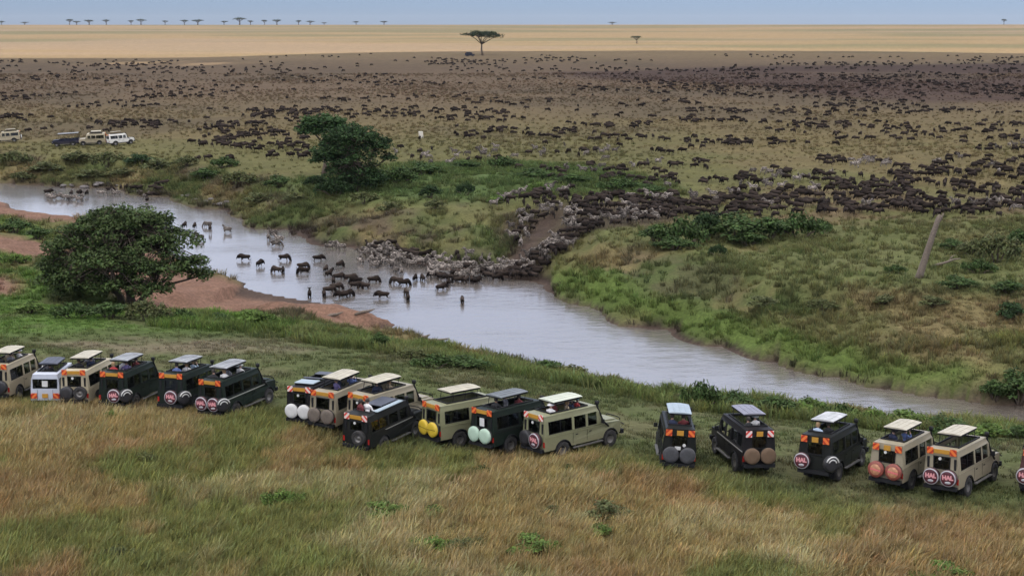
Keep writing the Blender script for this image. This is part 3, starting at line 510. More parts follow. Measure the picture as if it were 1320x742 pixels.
# ------------------------------------------------------------------ bodies grown as one continuous surface
def loft(mb, pts, n=10):
    """pts: (x, y, z, half width, half height); rings stand across the path"""
    V = []; Q = []; P = [Vector(p[:3]) for p in pts]
    for i, p in enumerate(pts):
        d = (P[min(i+1, len(P)-1)]-P[max(i-1, 0)]).normalized(); side = Vector((-d.y, d.x, 0))
        side = Vector((0, 1, 0)) if side.length < .25 else side.normalized(); up = d.cross(side).normalized()
        if up.z < 0 or (abs(up.z) < 1e-3 and up.x < 0): up = -up
        for k in range(n): t = 2*math.pi*k/n; V.append(P[i]+side*p[3]*math.cos(t)+up*p[4]*math.sin(t))
    for i in range(len(P)-1):
        for k in range(n): Q.append((i*n+k, i*n+(k+1) % n, (i+1)*n+(k+1) % n, (i+1)*n+k))
    Q.append(tuple(range(n))[::-1]); Q.append(tuple((len(P)-1)*n+k for k in range(n)))
    o = len(mb.v); mb.v += [tuple(v) for v in V]; mb.f += [tuple(i+o for i in q) for q in Q]; mb.m += [0]*len(Q)
def fuse(mb, voxel, ratio, smooth=4):
    me = bpy.data.meshes.new('body'); me.from_pydata(mb.v, [], mb.f); bm = bmesh.new(); bm.from_mesh(me); bmesh.ops.recalc_face_normals(bm, faces=bm.faces); bm.to_mesh(me); bm.free()
    o = bpy.data.objects.new('body', me); COL.objects.link(o); r = o.modifiers.new('r', 'REMESH'); r.mode = 'VOXEL'; r.voxel_size = voxel
    s = o.modifiers.new('s', 'SMOOTH'); s.iterations = smooth; s.factor = .5; d = o.modifiers.new('d', 'DECIMATE'); d.ratio = ratio
    dg = bpy.context.evaluated_depsgraph_get(); out = bpy.data.meshes.new_from_object(o.evaluated_get(dg)); COL.objects.unlink(o); bpy.data.objects.remove(o)
    out.polygons.foreach_set('use_smooth', [True]*len(out.polygons)); return out
def verts_of(me): v = np.empty(len(me.vertices)*3); me.vertices.foreach_get('co', v); return v.reshape(-1, 3)
def legs(mb, fx, hx, fz, hz, sw, r, yo, hoof=.045):
    """two front and two hind legs with wrist, knee and hock; sw shifts the feet fore and aft"""
    for k, s in enumerate((1, -1)):
        a = sw[k]; loft(mb, [(fx, s*yo, fz, r*1.9, r*2.4), (fx+.02+a*.35, s*yo*1.05, fz*.58, r*1.05, r*1.15), (fx+a*.75, s*yo, fz*.30, r*.72, r*.75), (fx+a, s*yo, .07, r*.6, r*.62), (fx+a+.03, s*yo, .0, hoof, hoof*1.25)], 8)
        a = sw[2+k]; loft(mb, [(hx, s*yo, hz, r*2.2, r*3.0), (hx+.08+a*.3, s*yo*1.05, hz*.68, r*1.5, r*1.9), (hx-.10+a*.75, s*yo, hz*.47, r*.8, r*.9), (hx-.06+a*.9, s*yo, hz*.22, r*.62, r*.66), (hx-.03+a, s*yo, .07, r*.6, r*.62), (hx+a, s*yo, .0, hoof, hoof*1.25)], 8)
def wildebeest(head, sw, turn=0., lod=1.0):
    mb = MB(); c, s_ = math.cos(turn), math.sin(turn)
    loft(mb, [(-.80,0,1.0,.06,.10),(-.70,0,.98,.16,.20),(-.45,0,.95,.22,.26),(-.1,0,.92,.25,.29),(.2,0,.95,.26,.34),(.45,0,1.02,.22,.36),(.62,0,1.08,.16,.28),(.74,0,1.10,.11,.2)], 12)
    legs(mb, .42, -.55, .82, .86, sw, .058, .14)
    def T(x, z, y=0): dx = x-.6; return (.6+dx*c-y*s_, dx*s_+y*c, z)
    if head == 'low': N = [(.58,1.12,.13,.22),(.85,.98,.11,.17),(1.0,.66,.10,.13),(1.06,.44,.085,.10),(1.12,.18,.075,.08),(1.13,.08,.05,.05)]; pk = (1.0,.68); hd = (.3,-1)
    elif head == 'mid': N = [(.58,1.14,.13,.22),(.88,1.12,.11,.17),(1.06,1.02,.10,.13),(1.16,.84,.085,.10),(1.24,.62,.075,.08),(1.25,.53,.05,.05)]; pk = (1.05,1.08); hd = (.35,-.9)
    else: N = [(.58,1.16,.13,.22),(.84,1.28,.11,.17),(1.0,1.38,.10,.13),(1.16,1.27,.085,.10),(1.32,1.1,.075,.08),(1.36,1.03,.05,.05)]; pk = (1.0,1.44); hd = (.7,-.6)
    loft(mb, [T(a, b)+(w, h) for a, b, w, h in N], 10)
    L = Vector((hd[0], 0, hd[1])).normalized(); up = Vector((-L.z, 0, L.x)); up = up if up.x < 0 or up.z > 0 else -up
    for s in (1, -1):                                            # horns sweep out and curl up
        p = [(0,.03),( -.01,.16),(.03,.26),(.13,.27),(.20,.22)]; H = []
        for h, w in p: H.append(T(pk[0]+.0+up.x*h, pk[1]+.02+up.z*h, s*w))
        loft(mb, [q+(r_, r_) for q, r_ in zip(H, (.05,.045,.04,.032,.022))], 6)
        loft(mb, [T(pk[0]-.03, pk[1]-.06, s*.08)+(.03,.05), T(pk[0]-.08, pk[1]-.08, s*.2)+(.02,.03)], 5)
    b0, b1 = N[1], N[3]                                          # beard and mane
    loft(mb, [T(.62,.86)+(.03,.16), T((b0[0]+.6)/2+.08, b0[1]-.26)+(.03,.18), T(b1[0]-.12, b1[1]-.16)+(.02,.10)], 8)
    loft(mb, [(.35,0,1.34,.025,.06), T(.62,N[0][1]+.2)+(.03,.09), T(b0[0]-.02,b0[1]+.15)+(.025,.07)], 6)
    loft(mb, [(-.79,0,1.06,.035,.035),(-.88,.02,.85,.028,.028),(-.88,.03,.6,.045,.05),(-.86,.03,.3,.035,.04)], 6)
    me = fuse(mb, .034, .16*lod); v = verts_of(me); z = v[:, 2]; x = v[:, 0]
    base = np.array((.014,.011,.0095)); back = np.array((.028,.021,.017)); blk = np.array((.016,.013,.012)); tan = np.array((.065,.048,.036))
    c_ = base+(back-base)*sstep(.75, 1.2, z)[:, None]; c_ = c_+(tan-c_)*(sstep(.66, .42, z)*(x < .75)*(x > -.8))[:, None]; c_ = c_+(blk-c_)*sstep(.72, .95, x)[:, None]; c_ = c_+(blk-c_)*((x < -.81)*1.)[:, None]
    c_ = c_+(blk-c_)*(sstep(1.27, 1.34, z)*(x > .2)*(x < .9))[:, None]; set_cols(me, c_); return me
def zebra(head, sw, turn=0., lod=1.0):
    mb = MB(); c, s_ = math.cos(turn), math.sin(turn)
    loft(mb, [(-.80,0,1.02,.07,.12),(-.70,0,1.02,.20,.24),(-.45,0,.98,.26,.30),(-.1,0,.93,.28,.30),(.2,0,.95,.26,.29),(.45,0,1.02,.21,.28),(.60,0,1.08,.15,.22)], 12)
    legs(mb, .42, -.55, .82, .88, sw, .058, .15)
    def T(x, z, y=0): dx = x-.5; return (.5+dx*c-y*s_, dx*s_+y*c, z)
    if head == 'low': N = [(.48,1.14,.12,.22),(.82,.88,.09,.16),(1.0,.52,.085,.12),(1.06,.34,.09,.11),(1.1,.14,.065,.075),(1.1,.06,.05,.05)]
    else: N = [(.48,1.12,.12,.22),(.72,1.34,.09,.17),(.88,1.54,.085,.13),(1.02,1.5,.085,.11),(1.22,1.32,.065,.075),(1.28,1.26,.05,.05)]
    loft(mb, [T(a, b)+(w, h) for a, b, w, h in N], 10)
    for s in (1, -1): loft(mb, [T(N[2][0]-.02, N[2][1]+.06, s*.06)+(.03,.03), T(N[2][0]-.06, N[2][1]+.22, s*.09)+(.025,.035), T(N[2][0]-.06, N[2][1]+.27, s*.1)+(.01,.012)], 6)
    loft(mb, [(.3,0,1.3,.02,.05), T(N[1][0]-.12,N[1][1]+.14)+(.025,.08), T(N[2][0]-.1,N[2][1]+.1)+(.025,.06)], 6)
    loft(mb, [(-.79,0,1.12,.03,.03),(-.9,.02,.9,.022,.022),(-.9,.03,.6,.035,.04),(-.88,.03,.42,.02,.02)], 6)
    me = fuse(mb, .034, .16*lod); v = verts_of(me); z = v[:, 2]; x = v[:, 0]; r = np.random.default_rng(2)
    q = x*6.6+.9*np.abs(v[:, 1])+np.where(x < -.3, (z-.9)*2.2, 0)+np.where(x > .5, (z-1.1)*5, 0); st = sstep(.30, .55, np.abs((q % 1)-.5)*2)
    c_ = np.array((.20,.172,.148))*(1-st)[:, None]+np.array((.035,.03,.028))*st[:, None]; lg = sstep(.62, .5, z); st2 = sstep(.35, .6, np.abs(((z*11) % 1)-.5)*2); c_ = c_+((np.array((.20,.172,.148))*(1-st2)[:, None]+.04*st2[:, None])-c_)*lg[:, None]
    blk = np.array((.03,.026,.024)); c_ = c_+(blk-c_)*(sstep(1.13, 1.2, x))[:, None]; c_ = c_+(blk-c_)*((z < .07)*1.)[:, None]; set_cols(me, c_); return me
hide = attr_mat('animal_hide', 'col', .9, spec=.04)
def vary(m, lo, hi):
    n = m.node_tree.nodes; l = m.node_tree.links; b = n['Principled BSDF']; src = b.inputs['Base Color'].links[0].from_socket; oi = n.new('ShaderNodeObjectInfo'); mr = n.new('ShaderNodeMapRange'); mr.inputs[3].default_value = lo; mr.inputs[4].default_value = hi; l.new(oi.outputs['Random'], mr.inputs[0])
    mx = n.new('ShaderNodeMix'); mx.data_type = 'RGBA'; mx.blend_type = 'MULTIPLY'; mx.inputs[0].default_value = 1; l.new(src, mx.inputs[6]); l.new(mr.outputs[0], mx.inputs[7]); l.new(mx.outputs[2], b.inputs['Base Color'])
vary(hide, .6, 1.7)
ST = (0,.03,.02,-.03); W1 = (.2,-.16,-.18,.16); W2 = (-.14,.16,.2,-.12)
WB = [wildebeest('mid', ST), wildebeest('mid', W1), wildebeest('low', ST), wildebeest('low', W2), wildebeest('mid', W2, .5), wildebeest('mid', ST, -.55), wildebeest('up', W1, .1)]
ZB = [zebra('up', ST), zebra('up', W1), zebra('low', ST), zebra('up', W2, .5), zebra('low', W1), zebra('up', ST, -.7)]
for me in WB+ZB: me.materials.append(hide); me.name = 'body'
WBL = [wildebeest('mid', ST, 0, .22), wildebeest('low', W1, 0, .22), wildebeest('mid', W2, .4, .22)]
for me in WBL: me.materials.append(hide)
ANIM = {'w': [], 'z': []}
def animal(kind, p, rz, label, group, sub=0., pose=None, s=1.):
    ANIM[kind].append((tuple(p), rz, label, group, sub, pose, s))
def seen(px, py): return px, py
# animals wading one by one (pixel of the feet, heading: 0 = facing downstream to the right of the stream, degrees anticlockwise)
RIVW = 'dark wildebeest wading in the open river apart from the crowded zebras'; RGW = 'wildebeest wading in the river'
for px, py, hd in [(316,336,180),(334,344,75),(366,336,0),(357,352,150),(365,352,100),(390,346,10),(392,353,180),(410,336,10),(420,350,80),(424,357,60),(438,345,60),(399,383,95),(418,383,100),(424,378,15),(433,373,10),(442,384,190),(447,382,20),(452,362,0),(460,365,190),(458,372,0),(481,364,10),(494,385,180),(512,366,180),(520,368,10),(524,381,110),(526,388,95),(545,362,110),(568,374,40),(578,368,80),(596,391,95),(608,364,100),(615,366,60),(592,364,20),(560,358,190),(238,296,80),(251,297,90),(271,300,100),(640,362,30),(628,358,60),(572,360,150),(436,360,20),(430,366,100),(470,372,160),(535,362,80)]:
    animal('w', Gp(px, py), R(hd), RIVW, RGW, .28 if hd % 3 else .2)
RIVZ = 'zebra wading alone or in a small bunch upstream of the packed zebras'; RGZ = 'zebras wading upstream'
for px, py, hd in [(258,310,150),(268,293,160),(293,300,165),(346,310,100),(352,304,170),(360,312,175),(356,318,5),(64,256,10),(68,258,170),(76,256,10),(84,257,170),(88,259,95),(95,258,0),(102,260,170),(106,256,90),(130,252,0),(150,252,180),(188,256,60),(430,318,30),(440,322,160),(425,322,10)]:
    animal('z', Gp(px, py), R(hd), RIVZ, RGZ, .22)
UPW = 'wildebeest standing at the upstream shallows by the rocky far shore'; UGW = 'wildebeest at the upstream shallows'
for px, py, hd in [(62,252,20),(92,254,90),(102,253,70),(112,254,90),(142,249,0),(156,246,100),(163,246,80),(172,247,0),(180,247,60),(190,262,95),(193,256,10),(196,246,20),(204,242,15),(206,248,200),(212,240,10)]:
    animal('w', Gp(px, py), R(hd), UPW, UGW, .12)
def inpoly(px, py, poly):
    c = False
    for i in range(len(poly)):
        ax, ay = poly[i]; bx, by = poly[(i+1) % len(poly)]
        if (ay > py) != (by > py) and px < (bx-ax)*(py-ay)/(by-ay)+ax: c = not c
    return c
TAKEN = {}
def crowd(poly, nn, fz, lw, gw, lz, gzb, mind=.55, heads=None, clump=None, sub=0., smear=(0, 0)):
    xs = [p[0] for p in poly]; ys = [p[1] for p in poly]; got = 0; tries = 0; ys = ys+[min(ys)-5, max(ys)+(4 if clump and max(ys) < 250 else 0)] if clump else ys
    cand = []
    while len(cand) < nn*14 and tries < nn*200:
        tries += 1; px = rnd.uniform(min(xs), max(xs)); py = rnd.uniform(min(ys), max(ys))
        if inpoly(px+(rnd.gauss(0, 14) if clump else 0), py+(rnd.gauss(0, 3.5) if clump else 0), poly): cand.append((px, py))
    P = G([c[0] for c in cand], [c[1] for c in cand]); dens = fbm(P[:, 0], P[:, 1], clump[0], clump[1]) if clump else np.ones(len(P))
    zd = fbm(P[:, 0], P[:, 1], 9, 77)
    for i, p in enumerate(P):
        if got >= nn: break
        if clump and dens[i] < clump[2]+rnd.gauss(0, .05): continue
        ci, cj = int(p[0]//2), int(p[1]//2)
        if any((p[0]-q[0])**2+((p[1]-q[1])/1.4)**2 < mind*mind for a in (-1, 0, 1) for b in (-1, 0, 1) for q in TAKEN.get((ci+a, cj+b), ())): continue
        TAKEN.setdefault((ci, cj), []).append(p); got += 1; h = rnd.choice(heads)+rnd.gauss(0, 34) if heads and rnd.random() < .6 else rnd.uniform(0, 360)
        isz = (zd[i]+rnd.gauss(0, .10)) > (.5+(.5-fz)*.42) if fz else False
        sb = (WATER-gz(p[0], p[1]))*.6 if gz(p[0], p[1]) < WATER else 0
        animal('z' if isz else 'w', p, R(h), lz if isz else lw, gzb if isz else gw, min(.3, max(0, float(sb))), None, rnd.uniform(.9, 1.06))
# the packed crossing place
crowd([(462,322),(500,318),(560,330),(600,330),(650,345),(648,362),(610,366),(560,360),(500,352),(466,345)], 92, .5, 'wildebeest mixed into the packed zebras at the crossing place', 'wildebeest at the crossing place', 'zebra packed at the water edge of the crossing place', 'zebras packed at the crossing place', .6, (0, 20, 160, 180, 250))
crowd([(640,360),(690,362),(712,340),(745,312),(770,296),(740,292),(700,322),(665,345)], 85, .12, 'wildebeest streaming down the bare earth ramp to the water', 'wildebeest on the ramp', 'zebra going down the bare earth ramp to the water', 'zebras on the ramp', .48, (215, 235, 200))
crowd([(655,300),(680,268),(700,258),(735,262),(690,300),(672,330)], 30, .3, 'wildebeest on the steep earth side of the ramp', 'wildebeest on the ramp side', 'zebra picking its way down the steep earth side of the ramp', 'zebras on the ramp side', .9, (215, 270, 180))
crowd([(730,294),(725,276),(745,258),(800,252),(870,252),(885,262),(880,284),(830,290),(790,296)], 155, .16, 'wildebeest jammed together at the head of the ramp', 'wildebeest at the ramp head', 'zebra jammed among wildebeest at the head of the ramp', 'zebras at the ramp head', .5, (180, 200, 215))
crowd([(630,268),(640,258),(700,244),(740,244),(735,262),(690,266)], 26, .6, 'wildebeest in the scrub beside the ramp head', 'wildebeest in the scrub', 'zebra in the scrub beside the ramp head', 'zebras in the scrub', .9, (180, 0, 200))
crowd([(880,284),(885,256),(1000,246),(1150,250),(1450,246),(1450,280),(1150,281),(1000,277),(960,284)], 300, .16, 'wildebeest in the massed column pressing along the grass towards the ramp', 'wildebeest in the massed column', 'zebra in the massed column of wildebeest pressing along the grass', 'zebras in the massed column', .5, (175, 185, 195), (7, 60, .40))
crowd([(890,262),(900,240),(1000,225),(1450,232),(1450,262),(1000,258)], 150, .10, 'wildebeest in the loose crowd just behind the massed column', 'wildebeest behind the column', 'zebra in the loose crowd just behind the massed column', 'zebras behind the column', .75, (180, 190, 160), (9, 61, .52))
crowd([(660,232),(690,196),(800,192),(900,190),(920,236),(860,246),(760,228)], 90, .2, 'wildebeest gathering on the grass behind the ramp head scrub', 'wildebeest behind the scrub', 'zebra gathering on the grass behind the ramp head scrub', 'zebras behind the scrub', .8, (180, 200, 230), (9, 62, .52))
crowd([(900,228),(905,190),(1450,186),(1450,232)], 150, .12, 'wildebeest grazing in loose bunches on the green plain behind the column', 'wildebeest in bunches on the green plain', 'zebra in a loose bunch on the green plain behind the column', 'zebras in bunches on the green plain', .8, (180, 0, 160), (11, 63, .55))
crowd([(250,206),(248,170),(300,150),(400,148),(400,205)], 150, 0, 'wildebeest in the dense bunches beyond the flat crowned tree', 'wildebeest beyond the flat crowned tree', '', '', .8, (180, 0, 20), (9, 64, .49))
crowd([(500,210),(505,196),(650,192),(660,212),(600,214)], 26, .4, 'wildebeest by the scrub near the white marker', 'wildebeest near the marker', 'zebra by the scrub near the white marker', 'zebras near the marker', .8, (180, 0), (8, 65, .45))
FARL = 'small wildebeest of the herd scattered over the open plain'; FARG = 'wildebeest scattered over the open plain'
crowd([(480,180),(480,150),(900,150),(1450,150),(1450,190),(900,190),(600,182)], 330, 0, FARL, FARG, '', '', .9, (180, 0, 20, 200), (15, 66, .56))
crowd([(-20,165),(-20,125),(480,122),(480,150),(250,168)], 190, 0, FARL, FARG, '', '', .9, (180, 0), (20, 67, .56))
crowd([(-20,125),(-20,86),(1450,92),(1450,150),(480,150)], 760, 0, FARL, FARG, '', '', 1.0, (180, 0), (30, 68, .56))
crowd([(700,94),(1450,82),(1450,130),(960,118)], 380, 0, FARL, FARG, '', '', 1.0, (180, 0), (26, 70, .54))
crowd([(-20,92),(-20,75),(1430,75),(1430,92)], 560, 0, FARL, FARG, '', '', 1.4, (180, 0), (50, 69, .55))
def build_animals():
    for kd, pool in (('w', WB), ('z', ZB)):
        A = sorted(ANIM[kd], key=lambda a: (a[0][0]**2+a[0][1]**2)); own = A[:300]; rest = A[300:]
        for i, (p, rz, lb, gp, sub, pose, s) in enumerate(own):
            me = pool[(int(abs(p[0])*37+p[1]*13)+i) % len(pool)]
            if lb.startswith(('zebra packed', 'zebra wading', 'dark wild')) and kd == 'w' and rnd.random() < .5: me = pool[rnd.choice((2, 3))]
            lb = lb+({2: ' with lowered head', 3: ' with lowered head', 6: ' with raised head', 4: ' with turned head', 5: ' with turned head'} if kd == 'w' else {2: ' with lowered head', 4: ' with lowered head', 3: ' with turned head', 5: ' with turned head'}).get(pool.index(me), ' facing ahead')
            o = link('wildebeest' if kd == 'w' else 'zebra', me); o.location = (p[0], p[1], p[2]-sub); o.rotation_euler = (0, 0, rz); o.scale = (s*(.72 if kd == 'w' else .76),)*3; tag(o, lb, 'wildebeest' if kd == 'w' else 'zebra', gp)
        if rest:
            pr = []
            for m_ in WBL: pr.append(bpy.data.objects.new('wildebeest', m_))
            P = np.array([a[0] for a in rest]); k = len(P); sc = np.repeat(np.array([[a[6]*.74] for a in rest]), 3, 1)
            scatter('distant_herd', 'distant herd of wildebeest spread over the plain to the sunlit grass', 'herd', pr, P, sc, np.stack([np.zeros(k), np.zeros(k), np.array([a[1] for a in rest])], 1), np.ones((k, 3)))
    print('ANIMALS', len(ANIM['w']), len(ANIM['z']))
build_animals()
# ------------------------------------------------------------------ safari vehicles
def paint(name, col, dust=.35, rough=.38):
    """car paint with dried dust thicker towards the sills"""
    if name in MATS: return MATS[name]
    m = mat(name, col, rough, .06, 5., spec=.10 if max(col) < .05 else .4); n = m.node_tree.nodes; l = m.node_tree.links; b = n['Principled BSDF']; src = b.inputs['Base Color'].links[0].from_socket
    tc = n.new('ShaderNodeTexCoord'); sp = n.new('ShaderNodeSeparateXYZ'); l.new(tc.outputs['Object'], sp.inputs[0]); mr = n.new('ShaderNodeMapRange'); mr.inputs[1].default_value = 1.3; mr.inputs[2].default_value = .4; mr.inputs[3].default_value = .04; mr.inputs[4].default_value = dust; l.new(sp.outputs[2], mr.inputs[0])
    nz = n.new('ShaderNodeTexNoise'); nz.inputs['Scale'].default_value = 3.5; nz.inputs['Detail'].default_value = 6; l.new(tc.outputs['Object'], nz.inputs['Vector']); mu = n.new('ShaderNodeMath'); mu.operation = 'MULTIPLY'; l.new(mr.outputs[0], mu.inputs[0]); l.new(nz.outputs[0], mu.inputs[1]); m2 = n.new('ShaderNodeMath'); m2.operation = 'MULTIPLY'; m2.inputs[1].default_value = 1.7; l.new(mu.outputs[0], m2.inputs[0])
    mx = n.new('ShaderNodeMix'); mx.data_type = 'RGBA'; mx.inputs[7].default_value = (.17, .13, .09, 1); l.new(m2.outputs[0], mx.inputs[0]); l.new(src, mx.inputs[6]); l.new(mx.outputs[2], b.inputs['Base Color']); return m
TAN = paint('sand_paint', (.265, .222, .148), .5); TAN2 = paint('pale_sand_paint', (.36, .31, .21)); OLIVE = paint('olive_paint', (.175, .175, .098)); KHAKI = paint('khaki_paint', (.235, .203, .140), .5)
DGREEN = paint('dark_green_paint', (.007, .014, .011), .03, .4); BLACKG = paint('black_green_paint', (.008, .010, .010), .03, .4); BLACK = paint('black_paint', (.008, .008, .010), .03, .4); SILVER = paint('silver_paint', (.42, .44, .50)); MAROON = paint('brown_red_paint', (.06, .022, .02)); WHITE = paint('white_paint', (.62, .60, .55)); NAVY = paint('navy_paint', (.012, .016, .035))
rubber = mat('tyre_rubber', (.022, .020, .019), .85, .3, 12); steel = mat('dull_steel', (.16, .15, .14), .5, .2, 10, .6); dark = mat('dark_trim', (.011, .011, .012), .7, .2, spec=.2); seatm = mat('seat_cloth', (.030, .030, .034), .9, .2); lampred = mat('tail_lamp_red', (.30, .02, .015), .25, .1); lampw = mat('headlamp_lens', (.6, .6, .58), .15, .05)
chrome = mat('bright_trim', (.45, .44, .42), .35, .1, 8, .5)
def glass_mat():
    m = bpy.data.materials.new('tinted_glass'); m.use_nodes = True; n = m.node_tree.nodes; l = m.node_tree.links; n.remove(n['Principled BSDF'])
    tp = n.new('ShaderNodeBsdfTransparent'); tp.inputs[0].default_value = (.34, .37, .36, 1); gl = n.new('ShaderNodeBsdfGlossy'); gl.inputs['Roughness'].default_value = .04; fr = n.new('ShaderNodeFresnel'); fr.inputs[0].default_value = 1.5; ms = n.new('ShaderNodeMixShader')
    l.new(fr.outputs[0], ms.inputs[0]); l.new(tp.outputs[0], ms.inputs[1]); l.new(gl.outputs[0], ms.inputs[2]); l.new(ms.outputs[0], n['Material Output'].inputs[0]); return m
glass = glass_mat()
def stripes(name, a, b):
    """diagonal hazard stripes"""
    m = bpy.data.materials.new(name); m.use_nodes = True; n = m.node_tree.nodes; l = m.node_tree.links; bs = n['Principled BSDF']; bs.inputs['Roughness'].default_value = .4
    tc = n.new('ShaderNodeTexCoord'); sp = n.new('ShaderNodeSeparateXYZ'); l.new(tc.outputs['Object'], sp.inputs[0]); ab = n.new('ShaderNodeMath'); ab.operation = 'ADD'; l.new(sp.outputs[1], ab.inputs[0]); l.new(sp.outputs[2], ab.inputs[1])
    mo = n.new('ShaderNodeMath'); mo.operation = 'PINGPONG'; mo.inputs[1].default_value = .15; l.new(ab.outputs[0], mo.inputs[0]); gt = n.new('ShaderNodeMath'); gt.operation = 'GREATER_THAN'; gt.inputs[1].default_value = .085; l.new(mo.outputs[0], gt.inputs[0])
    mx = n.new('ShaderNodeMix'); mx.data_type = 'RGBA'; mx.inputs[6].default_value = a+(1,); mx.inputs[7].default_value = b+(1,); l.new(gt.outputs[0], mx.inputs[0]); l.new(mx.outputs[2], bs.inputs['Base Color']); return m
CHEV = {'orange': stripes('orange_hazard', (.62, .15, .03), (.34, .022, .010)), 'redwhite': stripes('red_white_hazard', (.62, .52, .48), (.52, .03, .02))}
yellowp = mat('yellow_plate', (.38, .19, .02), .5, .15, 30); whitep = mat('white_vinyl', (.50, .49, .47), .5, .08); CREAMR = mat('cream_roof', (.345, .315, .245), .65, .2, 3.); GREYR = mat('grey_roof', (.20, .205, .21), .5, .5, 2.2); DARKR = mat('navy_roof', (.045, .050, .068), .5, .25, 2.); PALER = mat('pale_green_roof', (.40, .42, .34), .5, .1, 2.); BLUER = mat('blue_grey_roof', (.25, .30, .33), .4, .12, 2.); PURR = mat('slate_roof', (.16, .155, .19), .4, .15, 2.); LIGHTR = mat('light_grey_roof', (.36, .36, .36), .5, .4, 2.5); CHARR = mat('charcoal_roof', (.105, .115, .12), .5, .3, 2.)
COVER = {'yellow': mat('yellow_vinyl', (.50, .35, .03), .5, .06), 'mint': mat('mint_vinyl', (.34, .45, .35), .5, .06), 'brown': mat('brown_canvas', (.105, .064, .036), .8, .12), 'grey': mat('dark_grey_canvas', (.040, .040, .043), .7, .25, 9), 'white': whitep, 'taupe': mat('taupe_canvas', (.11, .088, .070), .8, .15), 'red': mat('copper_red_print', (.20, .05, .035), .5, .3, 7), 'hal': mat('dark_maroon_vinyl', (.060, .008, .014), .45, .15), 'black': mat('black_vinyl', (.018, .017, .019), .5, .2)}
pink = mat('pink_lettering', (.55, .24, .25), .5, .08); silverp = mat('silver_print', (.30, .29, .30), .4, .1)
def text_mesh(txt, size):
    cu = bpy.data.curves.new('lettering', 'FONT'); cu.body = txt; cu.size = size; cu.align_x = 'CENTER'; cu.align_y = 'CENTER'; cu.offset = .022*size/.3; cu.resolution_u = 2; cu.extrude = .002
    o = bpy.data.objects.new('lettering', cu); COL.objects.link(o); dg = bpy.context.evaluated_depsgraph_get(); me = bpy.data.meshes.new_from_object(o.evaluated_get(dg)); COL.objects.unlink(o); bpy.data.objects.remove(o); bpy.data.curves.remove(cu)
    me.transform(Matrix(((0,0,-1,0),(-1,0,0,0),(0,1,0,0),(0,0,0,1)))); return me      # reads from behind the vehicle (-x)
TXT = text_mesh('HAL', .27); TXT.materials.append(pink)
TYRE = MB().lathe([(.20,-.10),(.34,-.125),(.385,-.11),(.40,-.06),(.40,.06),(.385,.11),(.34,.125),(.20,.10)], 22).mesh('tyre', rubber, True)
RIM = MB().lathe([(.001,-.05),(.07,-.055),(.09,-.02),(.16,-.03),(.21,-.085),(.225,-.09),(.225,.09),(.21,.085),(.16,.03),(.001,.03)], 18).mesh('rim', steel, True)
ZROT = Matrix.Rotation(math.pi/2, 4, 'Z')
def wheel(root, x, y, z=.40, name='wheel', s=1.):
    w = empty(name, (x, y, z), math.pi/2 if y > 0 else -math.pi/2); w.parent = root; w.scale = (s,)*3; link('tyre', TYRE, w); link('rim', RIM, w); return w
def spare(root, y, z, cover, r=.385, tilt=0.):
    w = empty('spare_wheel', (-.14 if not tilt else -.02, y, z), tilt); w.parent = root; w.rotation_euler.x = rnd.uniform(-.14, .14); t = link('tyre', TYRE, w); t.scale = (1, r/.40, r/.40)
    if cover is None: link('rim', RIM, w); return
    c = MB().lathe([(.001,-.155),(r*.55,-.155),(r*.93,-.145),(r*1.01,-.11),(r*1.01,-.02),(r*.97,.0)], 26).obj('cover', COVER['black' if cover == 'arc' else cover], w, True)
    if cover == 'arc':
        for q in (.9, .55): MB().tube([(-.157, r*q*math.sin(a), r*q*math.cos(a)) for a in (k*.26-1.3 for k in range(11))], .034, 6).obj('crescent', whitep, w, True)
    if cover == 'hal':
        MB().lathe([(r*.86,-.158),(r*.96,-.150),(r*.985,-.125)], 30).obj('ring', silverp, w, True); t = link('lettering', TXT, w); t.location = (-.163, 0, .04)
        b = MB(); b.lathe([(.001,-.164),(.10,-.163),(.105,-.158)], 16); o = b.obj('emblem', silverp, w, True); o.location = (0, 0, -.19); o.scale = (1, 1.35, .62)
    if cover == 'red':
        b = MB(); b.lathe([(.001,-.162),(.25,-.160),(.255,-.156)], 20); o = b.obj('emblem', mat('orange_print', (.40,.19,.10), .5, .45, 6), w, True)
        b = MB(); b.box((-.169,-.25,-.05),(-.166,.25,.03)); b.obj('band', mat('rose_print', (.55,.13,.13), .5, .3, 20), w)
    if cover in ('mint', 'yellow', 'white'):
        b = MB(); b.box((-.162,-r*.9,-.012),(-.159,r*.9,.012)); b.obj('seam', dark, w) if cover == 'yellow' else None
def quad_strip(mb, cells): 
    for c in cells: mb.add(c, [tuple(range(len(c)))])
